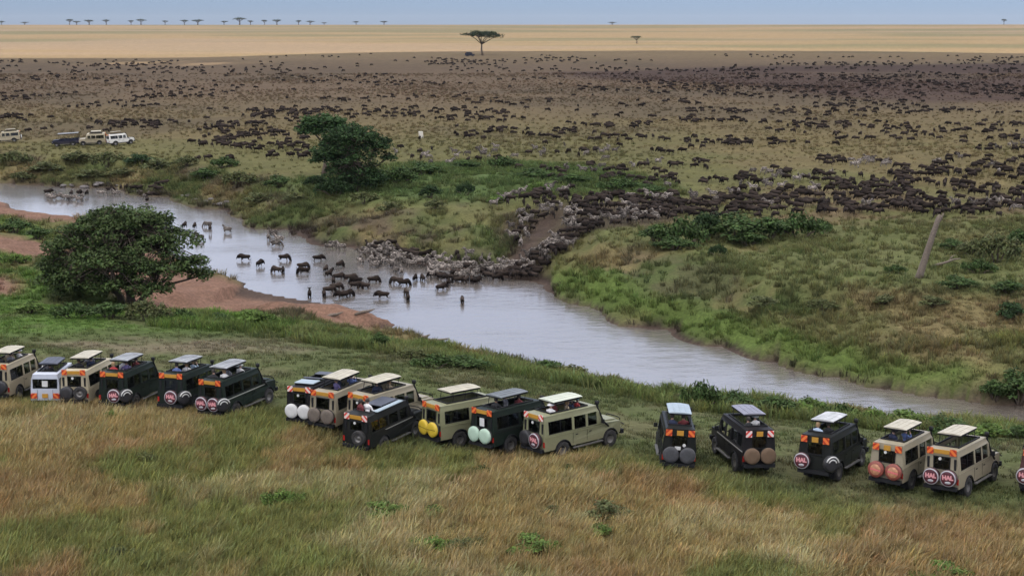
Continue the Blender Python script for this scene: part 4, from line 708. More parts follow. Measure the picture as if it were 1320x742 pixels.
def vehicle(name='safari_vehicle', body=TAN, roof=CREAMR, chev='orange', spares=(('hal', .40), ('hal', -.40)), plate='wide', dims=None, roofz=2.90, rear='slots', lower_chev=False, open_top=True, upper=True, snorkel=True, sticker=None, trim=None, flat_panels=None, sides='norm', lift=None, rear_dark=False, canopy=False, tilt=0.):
    d = dict(L=5.4, w=.81, z0=.60, zb=1.38, zt=2.08, zr=2.34, xw=4.05, xt=3.66, zh=1.36, fw=4.58, rw=1.25, wr=.46, cols=[(.28, 1.85), (2.0, 2.82), (2.98, 3.58)], hx0=.6, hx1=3.1, hy=.53, pf=1.05); d.update(dims or {})
    L, w, z0, zb, zt, zr, xw, xt, zh = (d[k] for k in ('L','w','z0','zb','zt','zr','xw','xt','zh')); root = empty(name)
    yb, yt, yr = w, w-.07, w-.13; ra = d['wr']+.07
    yof = lambda x: w-.05*max(0, (x-xw))/(L-xw)*1.6
    B = MB()
    def yz(z): return yb+(yt-yb)*(z-zb)/(zt-zb) if z <= zt else yt+(yr-yt)*(z-zt)/(zr-zt)
    for s in (1, -1):                                              # lower sides with wheel arches
        P = [(0, z0)]
        for cx in (d['rw'], d['fw']):
            for k in range(9): a = math.pi-math.pi*k/8; P.append((cx+ra*math.cos(a), max(z0, .46+ra*math.sin(a))))
        P += [(L-.05, z0+.08), (L, zh-.25), (L-.06, zh-.09), (xw, zh+.02), (xw, zb), (0, zb)]
        B.add([(x, s*yof(x), z) for x, z in P], [tuple(range(len(P)))])
        if upper:
            xs = [0]; wins = d['cols']
            for a, b in wins: xs += [a, b]
            edge = lambda z: xw+(xt-xw)*(z-zb)/(zr-zb)
            zs = [zb+.03, zt-.02]
            def P3(x, z): return (x, s*yz(z), z)
            B.add([P3(0, zb), P3(xw, zb), P3(edge(zs[0]), zs[0]), P3(0, zs[0])], [(0, 1, 2, 3)])
            B.add([P3(0, zs[1]), P3(edge(zs[1]), zs[1]), P3(xt, zr), P3(0.06, zr)], [(0, 1, 2, 3)])
            prev = 0
            for i, (a, b) in enumerate(wins+[(None, None)]):
                if a is None: B.add([P3(prev, zs[0]), P3(edge(zs[0]), zs[0]), P3(edge(zs[1]), zs[1]), P3(prev, zs[1])], [(0, 1, 2, 3)]); break
                B.add([P3(prev, zs[0]), P3(a, zs[0]), P3(a, zs[1]), P3(prev, zs[1])], [(0, 1, 2, 3)]); prev = b
                wdw = MB(); e = .035
                for q in ((a, zs[0], b, zs[0]+e), (a, zs[1]-e, b, zs[1]), (a, zs[0]+e, a+e, zs[1]-e), (b-e, zs[0]+e, b, zs[1]-e)):
                    wdw.add([(q[0], s*(yz(q[1])-.004), q[1]), (q[2], s*(yz(q[1])-.004), q[1]), (q[2], s*(yz(q[3])-.004), q[3]), (q[0], s*(yz(q[3])-.004), q[3])], [(0, 1, 2, 3)])
                wo = wdw.obj('window', dark, root)
                if i < len(wins)-1 and (a+b)/2 > .2 and b-a > 1.0: MB().box((( a+b)/2-.02, s*(yt+.02)-.02, zs[0]), ((a+b)/2+.02, s*(yt+.02)+.02, zs[1])).obj('bar', dark, wo)
                MB().add([(a, s*(yz(zs[0])-.02), zs[0]), (b, s*(yz(zs[0])-.02), zs[0]), (b, s*(yz(zs[1])-.02), zs[1]), (a, s*(yz(zs[1])-.02), zs[1])], [(0, 1, 2, 3)]).obj('pane', glass, wo)
    # bonnet, nose and tail
    B.add([(xw, yof(xw), zh+.02), (xw, -yof(xw), zh+.02), (L-.06, -yof(L), zh-.09), (L-.06, yof(L), zh-.09)], [(0, 1, 2, 3)]); B.add([(xw, .55, zh+.03), (xw, -.55, zh+.03), (L-.12, -.48, zh-.04), (L-.12, .48, zh-.04)], [(0, 1, 2, 3)])
    B.add([(L-.06, yof(L), zh-.09), (L-.06, -yof(L), zh-.09), (L, -yof(L), zh-.25), (L, yof(L), zh-.25)], [(0, 1, 2, 3)]); B.add([(L, yof(L), zh-.25), (L, -yof(L), zh-.25), (L-.05, -yof(L), z0+.08), (L-.05, yof(L), z0+.08)], [(0, 1, 2, 3)])
    B.add([(xw, yb, zh+.02), (xw, -yb, zh+.02), (xw, -yb, zb), (xw, yb, zb)], [(0, 1, 2, 3)])
    B.add([(0, yb, z0), (0, -yb, z0), (0, -yb, zb), (0, yb, zb)], [(0, 1, 2, 3)])
    if upper:
        hw = .40 if rear != 'wide' else .68; za, zc = zb+.06, zt-.03; X = lambda z: .06*max(0, (z-zb)/(zr-zb))
        for s in (1, -1): B.add([(0, s*yb, zb), (0, s*hw, zb), (X(zr), s*hw, zr), (X(zr), s*yr, zr), (X(zt), s*yt, zt)], [(0, 1, 2, 3, 4)])
        B.add([(0, hw, zb), (0, -hw, zb), (X(za), -hw, za), (X(za), hw, za)], [(0, 1, 2, 3)]); B.add([(X(zc), hw, zc), (X(zc), -hw, zc), (X(zr), -hw, zr), (X(zr), hw, zr)], [(0, 1, 2, 3)])
        wo = MB(); e = .04
        for (y0_, z0_, y1_, z1_) in ((-hw, za, hw, za+e), (-hw, zc-e, hw, zc), (-hw, za+e, -hw+e, zc-e), (hw-e, za+e, hw, zc-e)): wo.box((X(za)-.012, y0_, z0_), (X(za)+.02, y1_, z1_))
        wo = wo.obj('rear_window', dark, root); MB().add([(X(za)+.022, hw-.02, za), (X(za)+.022, -hw+.02, za), (X(zc)+.022, -hw+.02, zc), (X(zc)+.022, hw-.02, zc)], [(0, 1, 2, 3)]).obj('pane', glass, wo)
        zc2 = zr+.05                                                # roof round the hatch
        x0, x1, hy = d['hx0'], d['hx1'], d['hy']; A = [(.06, yr, zr), (.06, -yr, zr), (xt, -yr, zr), (xt, yr, zr)]; Hh = [(x0, hy, zc2), (x0, -hy, zc2), (x1, -hy, zc2), (x1, hy, zc2)]
        if open_top:
            for k in range(4): B.add([A[k], A[(k+1) % 4], Hh[(k+1) % 4], Hh[k]], [(0, 1, 2, 3)])
            rm = MB()
            for (a, b) in (((x0-.05, hy-.02, zc2-.02), (x1+.05, hy+.05, zc2+.05)), ((x0-.05, -hy-.05, zc2-.02), (x1+.05, -hy+.02, zc2+.05)), ((x0-.05, -hy+.02, zc2-.02), (x0+.02, hy-.02, zc2+.05)), ((x1-.02, -hy+.02, zc2-.02), (x1+.05, hy-.02, zc2+.05))): rm.box(a, b)
            rm.obj('hatch_rim', dark, root)
        else:
            for k in range(4): B.add([A[k], A[(k+1) % 4], Hh[(k+1) % 4], Hh[k]], [(0, 1, 2, 3)])
            B.add(Hh, [(0, 1, 2, 3)])
        q = MB(); i0 = .06                                          # windscreen
        B.add([(xt, yr, zr), (xt, -yr, zr), (xt+.02, -yr+.01, zr-.05), (xt+.02, yr-.01, zr-.05)], [(0, 1, 2, 3)])
        for s in (1, -1): B.add([(xw, s*yb, zb), (xw-.0, s*(yb-.09), zb), (xt+.02, s*(yr-.08), zr-.05), (xt, s*yr, zr)], [(0, 1, 2, 3)])
        q.add([(xw-.01, yb-.09, zb), (xw-.01, -yb+.09, zb), (xt+.015, -yr+.08, zr-.05), (xt+.015, yr-.08, zr-.05)], [(0, 1, 2, 3)]); q.obj('windscreen', glass, root)
    bo = B.obj('body', body, root); bm = bmesh.new(); bm.from_mesh(bo.data); bmesh.ops.remove_doubles(bm, verts=bm.verts, dist=.002); bmesh.ops.recalc_face_normals(bm, faces=bm.faces); bm.to_mesh(bo.data); bm.free()
    sm = bo.modifiers.new('thickness', 'SOLIDIFY'); sm.thickness = .035; sm.offset = -1 if sum(p.normal.x for p in bo.data.polygons if p.center.x < .05) < 0 else 1
    bv = bo.modifiers.new('edges', 'BEVEL'); bv.width = .022; bv.segments = 2; bv.limit_method = 'ANGLE'; bv.angle_limit = R(35)
    if rear_dark: MB().box((-.014, -yb+.03, z0+.05), (-.004, yb-.03, zb-.02)).obj('rear_panel', dark, root)
    if rear == 'slots':
        for s in (1, -1): MB().box((-.02, s*.63-.05, zb+.10), (.05, s*.63+.05, zt-.10)).obj('tail_vent', dark, root)
    for s in (1, -1): MB().box((-.025, s*.76-.05, z0+.22), (.01, s*.76+.05, z0+.48)).obj('tail_lamp', lampred, root)
    fl = MB().box((.08, -w+.07, z0-.02), (L-.25, w-.07, z0+.06)); fl.box((.3, -.45, z0-.16), (L-.3, -.33, z0-.02)); fl.box((.3, .33, z0-.16), (L-.3, .45, z0-.02)); fl.tube([(d['rw'], -w+.1, .46), (d['rw'], w-.1, .46)], .06); fl.tube([(d['fw'], -w+.1, .46), (d['fw'], w-.1, .46)], .06); fl.box((xw-.05, -w+.1, z0), (xw, w-.1, zb-.02)); fl.obj('chassis', dark, root)
    for x in ((.6, 1.35, 2.1, 3.0) if upper else (.9, 1.6, 2.3, 2.95)):
        for s in (1, -1): MB().box((x, s*.42-.24, z0+.08), (x+.46, s*.42+.24, z0+.48)).box((x-.12, s*.42-.24, z0+.3), (x, s*.42+.24, zb+.15)).obj('seat', seatm, root)
    for x in (d['fw'], d['rw']):
        for s in (1, -1): wheel(root, x, s*(w-.13), .46, 'wheel', 1.15)
    if upper: MB().box((.40, -.5, z0+.062), (3.1, .5, d['pf'])).obj('raised_floor', dark, root)
    for x in (d['fw'], d['rw']):
        for s in (1, -1):
            fl_ = MB(); pts = [(x+(ra+.01)*math.cos(a), s*(yof(x)+.012), max(z0, .46+(ra+.01)*math.sin(a))) for a in (math.pi*k/10 for k in range(11))]; fl_.tube(pts, .035, 6); fl_.obj('arch_flare', dark, root, True)
    if upper:
        for s in (1, -1): MB().tube([(.05, s*(yr+.01), zr-.01), (1.7, s*(yr+.01), zr-.01), (xt-.02, s*(yr+.01), zr-.01)], .018, 5).obj('rain_gutter', body, root)
        for yy in (-.43, .43): MB().box((-.008, yy-.008, z0+.08), (.004, yy+.008, zb+.0)).obj('door_seam', dark, root)
    for s in (1, -1): MB().box((d['rw']-ra-.10, s*(w-.16)-.11, .22), (d['rw']-ra-.08, s*(w-.16)+.11, z0-.03)).obj('mud_flap', dark, root)
    MB().box((-.20, -w+.04, z0-.05), (-.02, w-.04, z0+.12)).obj('rear_bumper', dark, root)
    fb = MB().box((L-.02, -w+.02, z0-.02), (L+.16, w-.02, z0+.2)); fb.obj('front_bumper', dark, root)
    bb = MB(); 
    for s in (1, -1): bb.tube([(L+.10, s*.5, z0+.1), (L+.15, s*.5, zh-.05), (L+.09, s*.35, zh+.03)], .03)
    bb.tube([(L+.09, -.36, zh+.03), (L+.09, .36, zh+.03)], .03); bb.tube([(L+.14, -.8, zh-.3), (L+.16, -.5, zh-.25), (L+.16, .5, zh-.25), (L+.14, .8, zh-.3)], .03); bb.obj('bull_bar', dark, root)
    MB().box((L-.01, -.45, z0+.25), (L+.025, .45, zh-.2)).obj('grille', dark, root)
    for s in (1, -1):
        MB().lathe([(.001,.04),(.08,.035),(.10,.0)], 14, 0, Matrix.Translation((L, s*.62, zh-.4))).obj('headlight', lampw, root, True)
        m_ = MB().box((xw-.22, s*(yb+.06)-.0, zb+.06), (xw-.16, s*(yb+.24), zb+.27)); m_.tube([(xw-.19, s*(yb-.02), zb+.08), (xw-.19, s*(yb+.1), zb+.12)], .015); m_.obj('mirror', dark, root)
        MB().box((d['rw']+ra+.12, s*(w-.02), z0-.13), (d['fw']-ra-.1, s*(w+.12), z0-.08)).box((d['rw']+ra+.3, s*(w-.1), z0-.1), (d['rw']+ra+.34, s*w, z0)).box((d['fw']-ra-.34, s*(w-.1), z0-.1), (d['fw']-ra-.3, s*w, z0)).obj('side_step', steel, root)
        MB().box((.05, s*(yb+.001), zb-.12), (xw+.1, s*(yb+.018), zb-.07)).obj('trim_strip', trim or body, root)
        for xh in (2.1, 3.05): MB().box((xh, s*(yb+.002), zb-.26), (xh+.14, s*(yb+.03), zb-.22)).obj('door_handle', dark, root)
        for xl in (1.92, 2.9): MB().box((xl, s*(yb-.004), z0+.1), (xl+.015, s*(yb+.003), zb-.13)).obj('door_seam', dark, root)
    if snorkel and upper:
        MB().tube([(xw+.35, -w-.02, zh-.2), (xw+.1, -w-.05, zh+.0), (xw-.05, -w-.03, zb+.12), (xt+.02, -yr-.03, zr-.05), (xt+.0, -yr-.03, zr+.12)], [.05, .05, .045, .045, .045], 8).box((xt-.08, -yr-.11, zr+.06), (xt+.08, -yr+.05, zr+.24)).obj('snorkel', dark, root, True)
    if lower_chev: zc_ = z0+.38; yc = w-.20
    else: zc_ = zr-.06-(.12 if rear == 'none' else 0); yc = w-.27
    hb = 'box'
    if upper:
        for s in (1, -1):
            c = MB().box((-.05, -.15, -.15), (-.02, .15, .15)).obj('hazard_board', CHEV[chev], root); c.location = (.0, s*yc, zc_)
            if s < 0: c.scale = (1, -1, 1)
    if plate == 'wide': p_ = MB().box((-.045, -.36, zc_-.10), (-.02, .36, zc_+.09)); p_.obj('number_board', yellowp, root)
    elif plate == 'small': MB().box((-.045, -.16, zc_-.12), (-.02, .16, zc_+.12)).obj('number_board', yellowp, root)
    if sticker == 'white': MB().box((-.03, -.06, zb-.05), (-.018, .22, zb+.12)).obj('sticker', whitep, root); MB().lathe([(.001,-.03),(.08,-.03),(.08,-.02)], 14, 0, Matrix.Translation((0, -.22, zb+.19))).obj('sticker', whitep, root)
    if sticker == 'dot': MB().lathe([(.001,-.03),(.07,-.03),(.07,-.0)], 14, 0, Matrix.Translation((0, .08, zt-.14))).obj('sticker', whitep, root)
    if sticker == 'square': MB().box((-.02, -.16, zb+.16), (-.01, .16, zt-.12)).obj('sticker', whitep, root)
    for k, (yy, zz) in enumerate([]): pass
    for sp_ in spares: spare(root, sp_[1], z0+.52, sp_[0], tilt=sp_[2] if len(sp_) > 2 else 0.)
    if roof is not None:
        x0, x1, hy = d['hx0']+.2, d['hx1']-.3, d['hy']+.03
        if canopy: x0, x1, hy = .0, xw+.1, w
        pr = empty('pop_up_roof', (0, 0, 0)); pr.parent = root; pr.rotation_euler = (0, tilt, 0)
        p_ = MB(); nn_ = 8; V = []
        for k in range(nn_+1):
            yy = -hy+2*hy*k/nn_; rise = .05*(1-(yy/hy)**2)
            for zz, xx in ((roofz, x0), (roofz, x1), (roofz+.045+rise, x1), (roofz+.045+rise, x0)): V.append((xx, yy, zz))
        Q_ = [(0, 1, 2, 3), tuple(4*nn_+q for q in (3, 2, 1, 0))]
        for k in range(nn_):
            for q in range(4): Q_.append((4*k+q, 4*k+4+q, 4*k+4+(q+1) % 4, 4*k+(q+1) % 4))
        p_.add(V, Q_)
        o = p_.obj('panel', roof, pr)
        for k in (2, 4, 6): yy = -hy+2*hy*k/nn_; zz = roofz+.047+.05*(1-(yy/hy)**2); MB().box((x0+.08, yy-.012, zz-.01), (x1-.08, yy+.012, zz+.012)).obj('roof_rib', roof, pr)
        MB().box((x0+.1, -hy-.012, roofz+.005), (x1-.1, -hy+.004, roofz+.03)).box((x0+.1, hy-.004, roofz+.005), (x1-.1, hy+.012, roofz+.03)).obj('edge_rail', dark, pr); b_ = o.modifiers.new('b', 'BEVEL'); b_.width = .025; b_.segments = 2
        lp = MB()
        for (a, b) in (((x0+.03, -hy+.02, roofz-.06), (x1-.03, -hy+.06, roofz-.002)), ((x0+.03, hy-.06, roofz-.06), (x1-.03, hy-.02, roofz-.002)), ((x0+.03, -hy+.06, roofz-.06), (x0+.07, hy-.06, roofz-.002)), ((x1-.07, -hy+.06, roofz-.06), (x1-.03, hy-.06, roofz-.002))): lp.box(a, b)
        lp.obj('panel_frame', dark, pr)
        zb_ = zr+.03 if upper else zb
        for x in (x0+.22, (x0+x1)/2, x1-.22):
            for s in (1, -1): MB().tube([(x-.05, s*(d['hy'] if upper else w-.05), zb_), (x+.04, s*(hy-.05), roofz-.03)], .016, 5).obj('post', dark, pr)
    for (x0_, x1_, y0_, y1_, zz, mm) in (flat_panels or []): o = MB().box((x0_, y0_, zz), (x1_, y1_, zz+.06)).obj('roof_panel', mm, root); b_ = o.modifiers.new('b', 'BEVEL'); b_.width = .02
    return root
VS = .84
def park(v, px, py, a, label, back=0., cat='vehicle', group=None):
    """rear bumper over the surveyed point, turned a degrees from the line of sight"""
    py += 9 if px > 820 else (6 if py > 300 else 0); p = Gp(px, py); bear = math.atan2(p.x, p.y)+R(a); rz = math.pi/2-bear; v.location = p; v.rotation_euler = (0, 0, rz)
    f = Vector((math.sin(bear), math.cos(bear), 0)); rt = Vector((f.y, -f.x, 0)); v.scale = (VS,)*3; pts = [p+f*x*VS+rt*y*VS for x in (1.25, 4.58) for y in (-.7, .7)]; hz = [float(gz(q.x, q.y)) for q in pts]
    pitch = math.atan2((hz[2]+hz[3]-hz[0]-hz[1])/2, 3.33*VS); roll = math.atan2((hz[1]+hz[3]-hz[0]-hz[2])/2, 1.4*VS); v.rotation_euler = (roll*-1, -pitch, rz); v.location.z = (hz[0]+hz[1])/2-math.sin(pitch)*1.25*VS
    tag(v, label, cat, group); return v
HAL2 = (('hal', .40), ('hal', -.40)); FLEET = {}
def fleet(key, *a, **k):
    args = k.pop('build', {}); FLEET[key] = park(vehicle(**args), *a, **k); return FLEET[key]
VAN = dict(L=4.8, w=.80, z0=.42, zb=1.16, zt=1.78, zr=2.02, xw=4.0, xt=3.3, zh=1.12, fw=3.9, rw=.95, wr=.42, cols=[(.2, 1.3), (1.42, 2.35), (2.5, 3.2)], hx0=.55, hx1=2.8, hy=.5, pf=.72)
fleet('v1', -4, 517, 26, 'sand coloured safari vehicle with one black covered spare beside the silver van', build=dict(body=TAN, spares=(('black', -.35),), sticker='square'))
fleet('v2', 59, 522, 16, 'silver minivan with a dark raised roof between two sand coloured safari vehicles', cat='van', build=dict(name='minivan', body=SILVER, roof=DARKR, spares=(), rear='wide', lower_chev=True, plate='small', dims=VAN, roofz=2.45, snorkel=False, sticker='square'))
fleet('v3', 98, 525, 25, 'sand coloured safari vehicle with two bare black spare tyres beside the silver van', build=dict(body=TAN2, spares=(('black', .40), (None, -.38)), sticker='dot'))
fleet('v4', 146, 528, 28, 'dark green safari vehicle with patchy grey roof parked beside the sand one with bare spares', build=dict(body=DGREEN, roof=GREYR, spares=(('hal', -.20), ('arc', -.80, .95))))
fleet('v5', 221, 532, 28, 'dark green safari vehicle with patchy grey roof between two dark green ones of its kind', build=dict(body=DGREEN, roof=GREYR, spares=(('hal', -.10), ('arc', -.80, .95))))
fleet('v6', 273, 538, 35, 'dark green safari vehicle with two lettered spare covers at the end of its row', build=dict(body=DGREEN, roof=GREYR, spares=(('hal', .45), ('hal', -.32), ('arc', -.80, .95)), trim=chrome))
fleet('v7', 388, 550, 30, 'black safari vehicle with white spare covers and blue grey panels lying on its open roof', build=dict(body=BLACK, roof=None, chev='redwhite', spares=(('white', .40), ('white', -.36)), sticker='dot', flat_panels=[(.5, 1.3, -.58, .58, 2.46, BLUER), (1.6, 1.75, -.66, .66, 2.48, DARKR), (2.7, 3.3, -.58, .58, 2.44, DARKR)]))
fleet('v8', 416, 556, 33, 'sand coloured safari vehicle with taupe spare covers beside the black one with white covers', build=dict(body=KHAKI, spares=(('taupe', .40), ('taupe', -.40))))
fleet('v9', 462, 561, 42, 'sand coloured safari vehicle half hidden behind the low black vehicle', build=dict(body=KHAKI, spares=(('taupe', .40),), sticker='dot'))
fleet('v10', 460, 584, 36, 'low black safari vehicle with one bare spare wheel and its roof open', build=dict(body=BLACKG, roof=None, chev='redwhite', spares=((None, -.25),), sticker='dot', trim=chrome, dims=dict(L=5.0, xw=3.8, xt=3.5, fw=4.2, cols=[(.22, 1.6), (1.75, 2.6), (2.75, 3.4)], hx1=2.5, zr=2.2, zt=1.96, zb=1.34), flat_panels=[(.8, 3.1, -.76, -.48, 2.27, BLUER), (1.6, 3.1, -.4, .55, 2.31, DARKR)]))
fleet('v11', 556, 574, 53, 'grey green safari vehicle with two yellow spare covers and an empty raised cream roof', build=dict(body=OLIVE, spares=(('yellow', .37), ('yellow', -.37)), rear_dark=True))
fleet('v12', 622, 584, 45, 'black green safari vehicle with two pale mint spare covers', build=dict(body=DGREEN, roof=CHARR, spares=(('mint', .38), ('mint', -.38)), sticker='square', trim=dark))
fleet('v13', 688, 588, 48, 'olive green safari vehicle with a pale roof standing broadside at the end of its row', build=dict(body=OLIVE, roof=PALER, chev='redwhite', spares=(('black', .42), ('hal', -.30)), sticker='dot'))
fleet('v14', 873, 606, -4, 'black safari vehicle with dark grey spare covers and a pale blue grey roof', build=dict(body=BLACKG, roof=BLUER, spares=(('grey', .40), ('grey', -.40)), plate='small', sticker='white', rear='none'))
fleet('v15', 977, 607, -19, 'black safari vehicle with two brown spare covers and a slate roof', build=dict(body=BLACK, roof=PURR, chev='redwhite', spares=(('brown', .40), ('brown', -.40)), plate='small', trim=chrome, rear='none'))
fleet('v16', 1049, 615, 20, 'black green safari vehicle with one lettered spare cover and a pale patchy roof', build=dict(body=BLACKG, roof=LIGHTR, spares=(('hal', .55), ('arc', -.80, .95)), plate='small', trim=dark, rear='none'))
fleet('v17', 1141, 627, 21, 'sand coloured safari vehicle with two copper red printed spare covers', build=dict(body=KHAKI, spares=(('red', .42), ('red', -.42)), plate='small', rear='none', sticker='dot'))
fleet('v18', 1213, 636, 21, 'sand coloured safari vehicle with two maroon lettered spare covers beside the copper covered one', build=dict(body=KHAKI, spares=HAL2, sticker='dot'))
fleet('v19', 1336, 634, 4, 'brown red safari vehicle with a lettered spare cover cut off by the edge of the photograph', build=dict(body=MAROON, roof=GREYR, spares=(('hal', .55),), rear='none'))
FLEET['v19']['label'] = 'brown red safari vehicle with one lettered spare cover beyond the maroon covered sand coloured one'
SMALL = dict(plate=None)
fleet('f1', 27, 183, -84, 'pale sand coloured safari vehicle with a white spare on the far bank, standing apart', build=dict(body=TAN2, spares=(('white', 0),), roofz=2.75))
fleet('f2', 103, 187, -80, 'dark open sided safari truck under a canopy on the far bank', build=dict(body=NAVY, roof=GREYR, upper=False, spares=(), plate=None, roofz=2.6, canopy=True, dims=dict(zb=1.45)))
fleet('f3', 137, 186, -84, 'cream safari vehicle with a raised roof beside the dark open truck on the far bank', build=dict(body=TAN2, spares=(('white', 0),), roofz=2.8))
fleet('f4', 140, 188, 68, 'white safari vehicle nose out at the end of the far bank row', build=dict(body=WHITE, spares=(), roofz=2.8))
fleet('f5', 600, 73, 70, 'dark blue grey vehicle parked beside the trunk of the lone acacia', build=dict(body=NAVY, roof=CREAMR, spares=(), roofz=2.8))
# ------------------------------------------------------------------ people standing in the roof hatches
def person_mesh(pose):
    mb = MB()
    loft(mb, [(0,0,.92,.165,.11),(.0,0,1.0,.16,.105),(.0,0,1.14,.145,.10),(.01,0,1.30,.175,.12),(.0,0,1.42,.19,.105),(-.01,0,1.48,.10,.07),(0,0,1.52,.058,.058),(.012,0,1.57,.055,.055)], 12)
    loft(mb, [(.005,0,1.535,.045,.05),(.02,0,1.57,.06,.075),(.018,0,1.63,.074,.095),(.012,0,1.69,.074,.095),(.005,0,1.735,.055,.07),(.002,0,1.75,.02,.03)], 12)
    loft(mb, [(.105,0,1.655,.012,.012),(.125,0,1.625,.018,.018),(.105,0,1.61,.016,.01)], 6)                 # nose
    for s in (1, -1):
        loft(mb, [(.0,s*.075,1.64,.014,.03),(-.01,s*.09,1.645,.01,.026)], 6)                               # ear
        loft(mb, [(0,s*.09,.93,.095,.105),(.01,s*.10,.72,.082,.09),(.02,s*.10,.49,.058,.062),(-.01,s*.10,.33,.058,.065),(-.02,s*.10,.09,.04,.045),(-.02,s*.10,.05,.04,.05)], 8); loft(mb, [(-.07,s*.10,.045,.035,.04),(.05,s*.11,.04,.042,.035),(.16,s*.115,.03,.04,.022),(.19,s*.115,.025,.02,.012)], 8)
        sh = (-.0, s*.19, 1.40)
        if pose == 'binoculars': el = (.16, s*.30, 1.24); wr = (.17, s*.085, 1.58); fd = Vector((.02, -s*.5, .7))
        elif pose == 'lean': el = (.08, s*.29, 1.16); wr = (.30, s*.20, 1.12); fd = Vector((1, -s*.25, -.05))
        else: el = (-.02, s*.25, 1.12); wr = (.06, s*.27, .89); fd = Vector((.2, -s*.05, -1))
        loft(mb, [sh+(.062,.062), ((sh[0]+el[0])/2, (sh[1]+el[1])/2, (sh[2]+el[2])/2, .050, .050), el+(.042,.042)], 8); loft(mb, [el+(.043,.043), ((el[0]+wr[0])/2, (el[1]+wr[1])/2, (el[2]+wr[2])/2, .038, .038), wr+(.027,.027)], 8)
        fd.normalize(); w0 = Vector(wr); side = fd.cross(Vector((0, 0, 1))).normalized() if abs(fd.z) < .9 else Vector((1, 0, 0)); p1 = w0+fd*.085
        loft(mb, [tuple(w0)+(.028,.026), tuple(w0+fd*.04)+(.038,.022), tuple(p1)+(.040,.018)], 8)
    me = fuse(mb, .018, .22, 2); n0 = len(me.polygons); bm = bmesh.new(); bm.from_mesh(me)
    for s in (1, -1):                                             # fingers and thumb, each of its own length
        if pose == 'binoculars': wr = Vector((.17, s*.085, 1.58)); fd = Vector((.02, -s*.5, .7)).normalized()
        elif pose == 'lean': wr = Vector((.30, s*.20, 1.12)); fd = Vector((1, -s*.25, -.05)).normalized()
        else: wr = Vector((.06, s*.27, .89)); fd = Vector((.2, -s*.05, -1)).normalized()
        side = fd.cross(Vector((0, 0, 1))); side = side.normalized() if side.length > .3 else Vector((1, 0, 0)); dn = fd.cross(side).normalized(); dn = -dn if dn.z > 0 else dn
        for k, (o_, ln) in enumerate(((-.030, .060), (-.010, .075), (.010, .080), (.030, .070), (.042, .055))):
            st = wr+fd*(.078 if k < 4 else .03)+side*o_; dr = fd if k < 4 else (fd*.7+side*.7).normalized(); a = st+dr*ln*.5+dn*.006; b = st+dr*ln*.85+dn*.03
            V, Q = tube([st, a, b], [.0095, .009, .007], 5); vs_ = [bm.verts.new(v) for v in V]
            for q in Q:
                try: bm.faces.new([vs_[i] for i in dict.fromkeys(q)])
                except ValueError: pass
    bm.to_mesh(me); bm.free()
    for i in range(3): me.materials.append(None)
    hands = [Vector((.17, s*.07, 1.61)) if pose == 'binoculars' else (Vector((.36, s*.18, 1.11)) if pose == 'lean' else Vector((.08, s*.27, .84))) for s in (1, -1)]
    for p in me.polygons:
        c = p.center; p.use_smooth = True
        skin = c.z > 1.50 or any((c-h).length < .17 and (c.x > .10 or abs(c.y) > .2) for h in hands); p.material_index = 0 if skin else (1 if c.z > .93 else 2)
    return me
PM = {k: person_mesh(k) for k in ('binoculars', 'lean', 'down')}
SKIN = [mat('brown_skin', (.16, .085, .055), .6, .08), mat('fair_skin', (.42, .25, .18), .6, .08), mat('tan_skin', (.28, .16, .10), .6, .08)]
CLOTH = {k: mat(k.replace(' ', '_')+'_cloth', c, .9, .12, 14) for k, c in {'white': (.60, .58, .57), 'black': (.018, .018, .02), 'maroon': (.11, .018, .02), 'navy': (.022, .028, .06), 'blue': (.10, .14, .30), 'grey': (.16, .16, .18), 'khaki': (.25, .20, .13), 'violet': (.12, .10, .22), 'red': (.30, .03, .03), 'pale blue': (.34, .42, .52)}.items()}
TROUS = mat('drab_trousers', (.07, .06, .05), .9, .15); eyem = mat('eye_and_brow', (.015, .010, .008), .5, .1); mouthm = mat('lips', (.20, .07, .06), .6, .1)
def dome(prof, n=14):
    b = MB(); b.lathe(prof, n, 0, Matrix.Rotation(-math.pi/2, 4, 'Y')); return b
HAIR = {'hair': dome([(.102, 1.60), (.108, 1.66), (.103, 1.72), (.075, 1.765), (.03, 1.782), (.001, 1.785)]).mesh('hair', mat('dark_hair', (.018, .013, .010), .7, .2), True),
        'fair hair': dome([(.104, 1.56), (.11, 1.66), (.104, 1.72), (.075, 1.765), (.03, 1.782), (.001, 1.785)]).mesh('hair', mat('light_hair', (.22, .14, .07), .7, .2), True),
        'white hat': dome([(.185, 1.675), (.18, 1.69), (.112, 1.69), (.108, 1.75), (.085, 1.79), (.03, 1.80), (.001, 1.80)]).mesh('hat', CLOTH['white'], True),
        'teal cap': dome([(.108, 1.66), (.11, 1.70), (.095, 1.76), (.05, 1.79), (.001, 1.795)]).mesh('cap', mat('teal_cap', (.08, .22, .22), .8, .1), True),
        'khaki hat': dome([(.185, 1.675), (.18, 1.69), (.112, 1.69), (.108, 1.75), (.085, 1.79), (.03, 1.80), (.001, 1.80)]).mesh('hat', CLOTH['khaki'], True)}
FACE = MB()
for s in (1, -1): FACE.box((.098, s*.034-.014, 1.648), (.111, s*.034+.014, 1.660)); FACE.box((.100, s*.034-.018, 1.674), (.110, s*.034+.018, 1.680))
FACEM = FACE.mesh('eyes', eyem); MOUTH = MB().box((.100, -.022, 1.580), (.114, .022, 1.590)).mesh('mouth', mouthm)
BINO = MB(); [BINO.tube([(.125, s*.035, 1.655), (.20, s*.035, 1.65), (.26, s*.035, 1.645)], [.022, .028, .034], 8) for s in (1, -1)]; BINO.box((.15, -.03, 1.64), (.20, .03, 1.665)); BINOM = BINO.mesh('binoculars', dark)
npeople = [0]
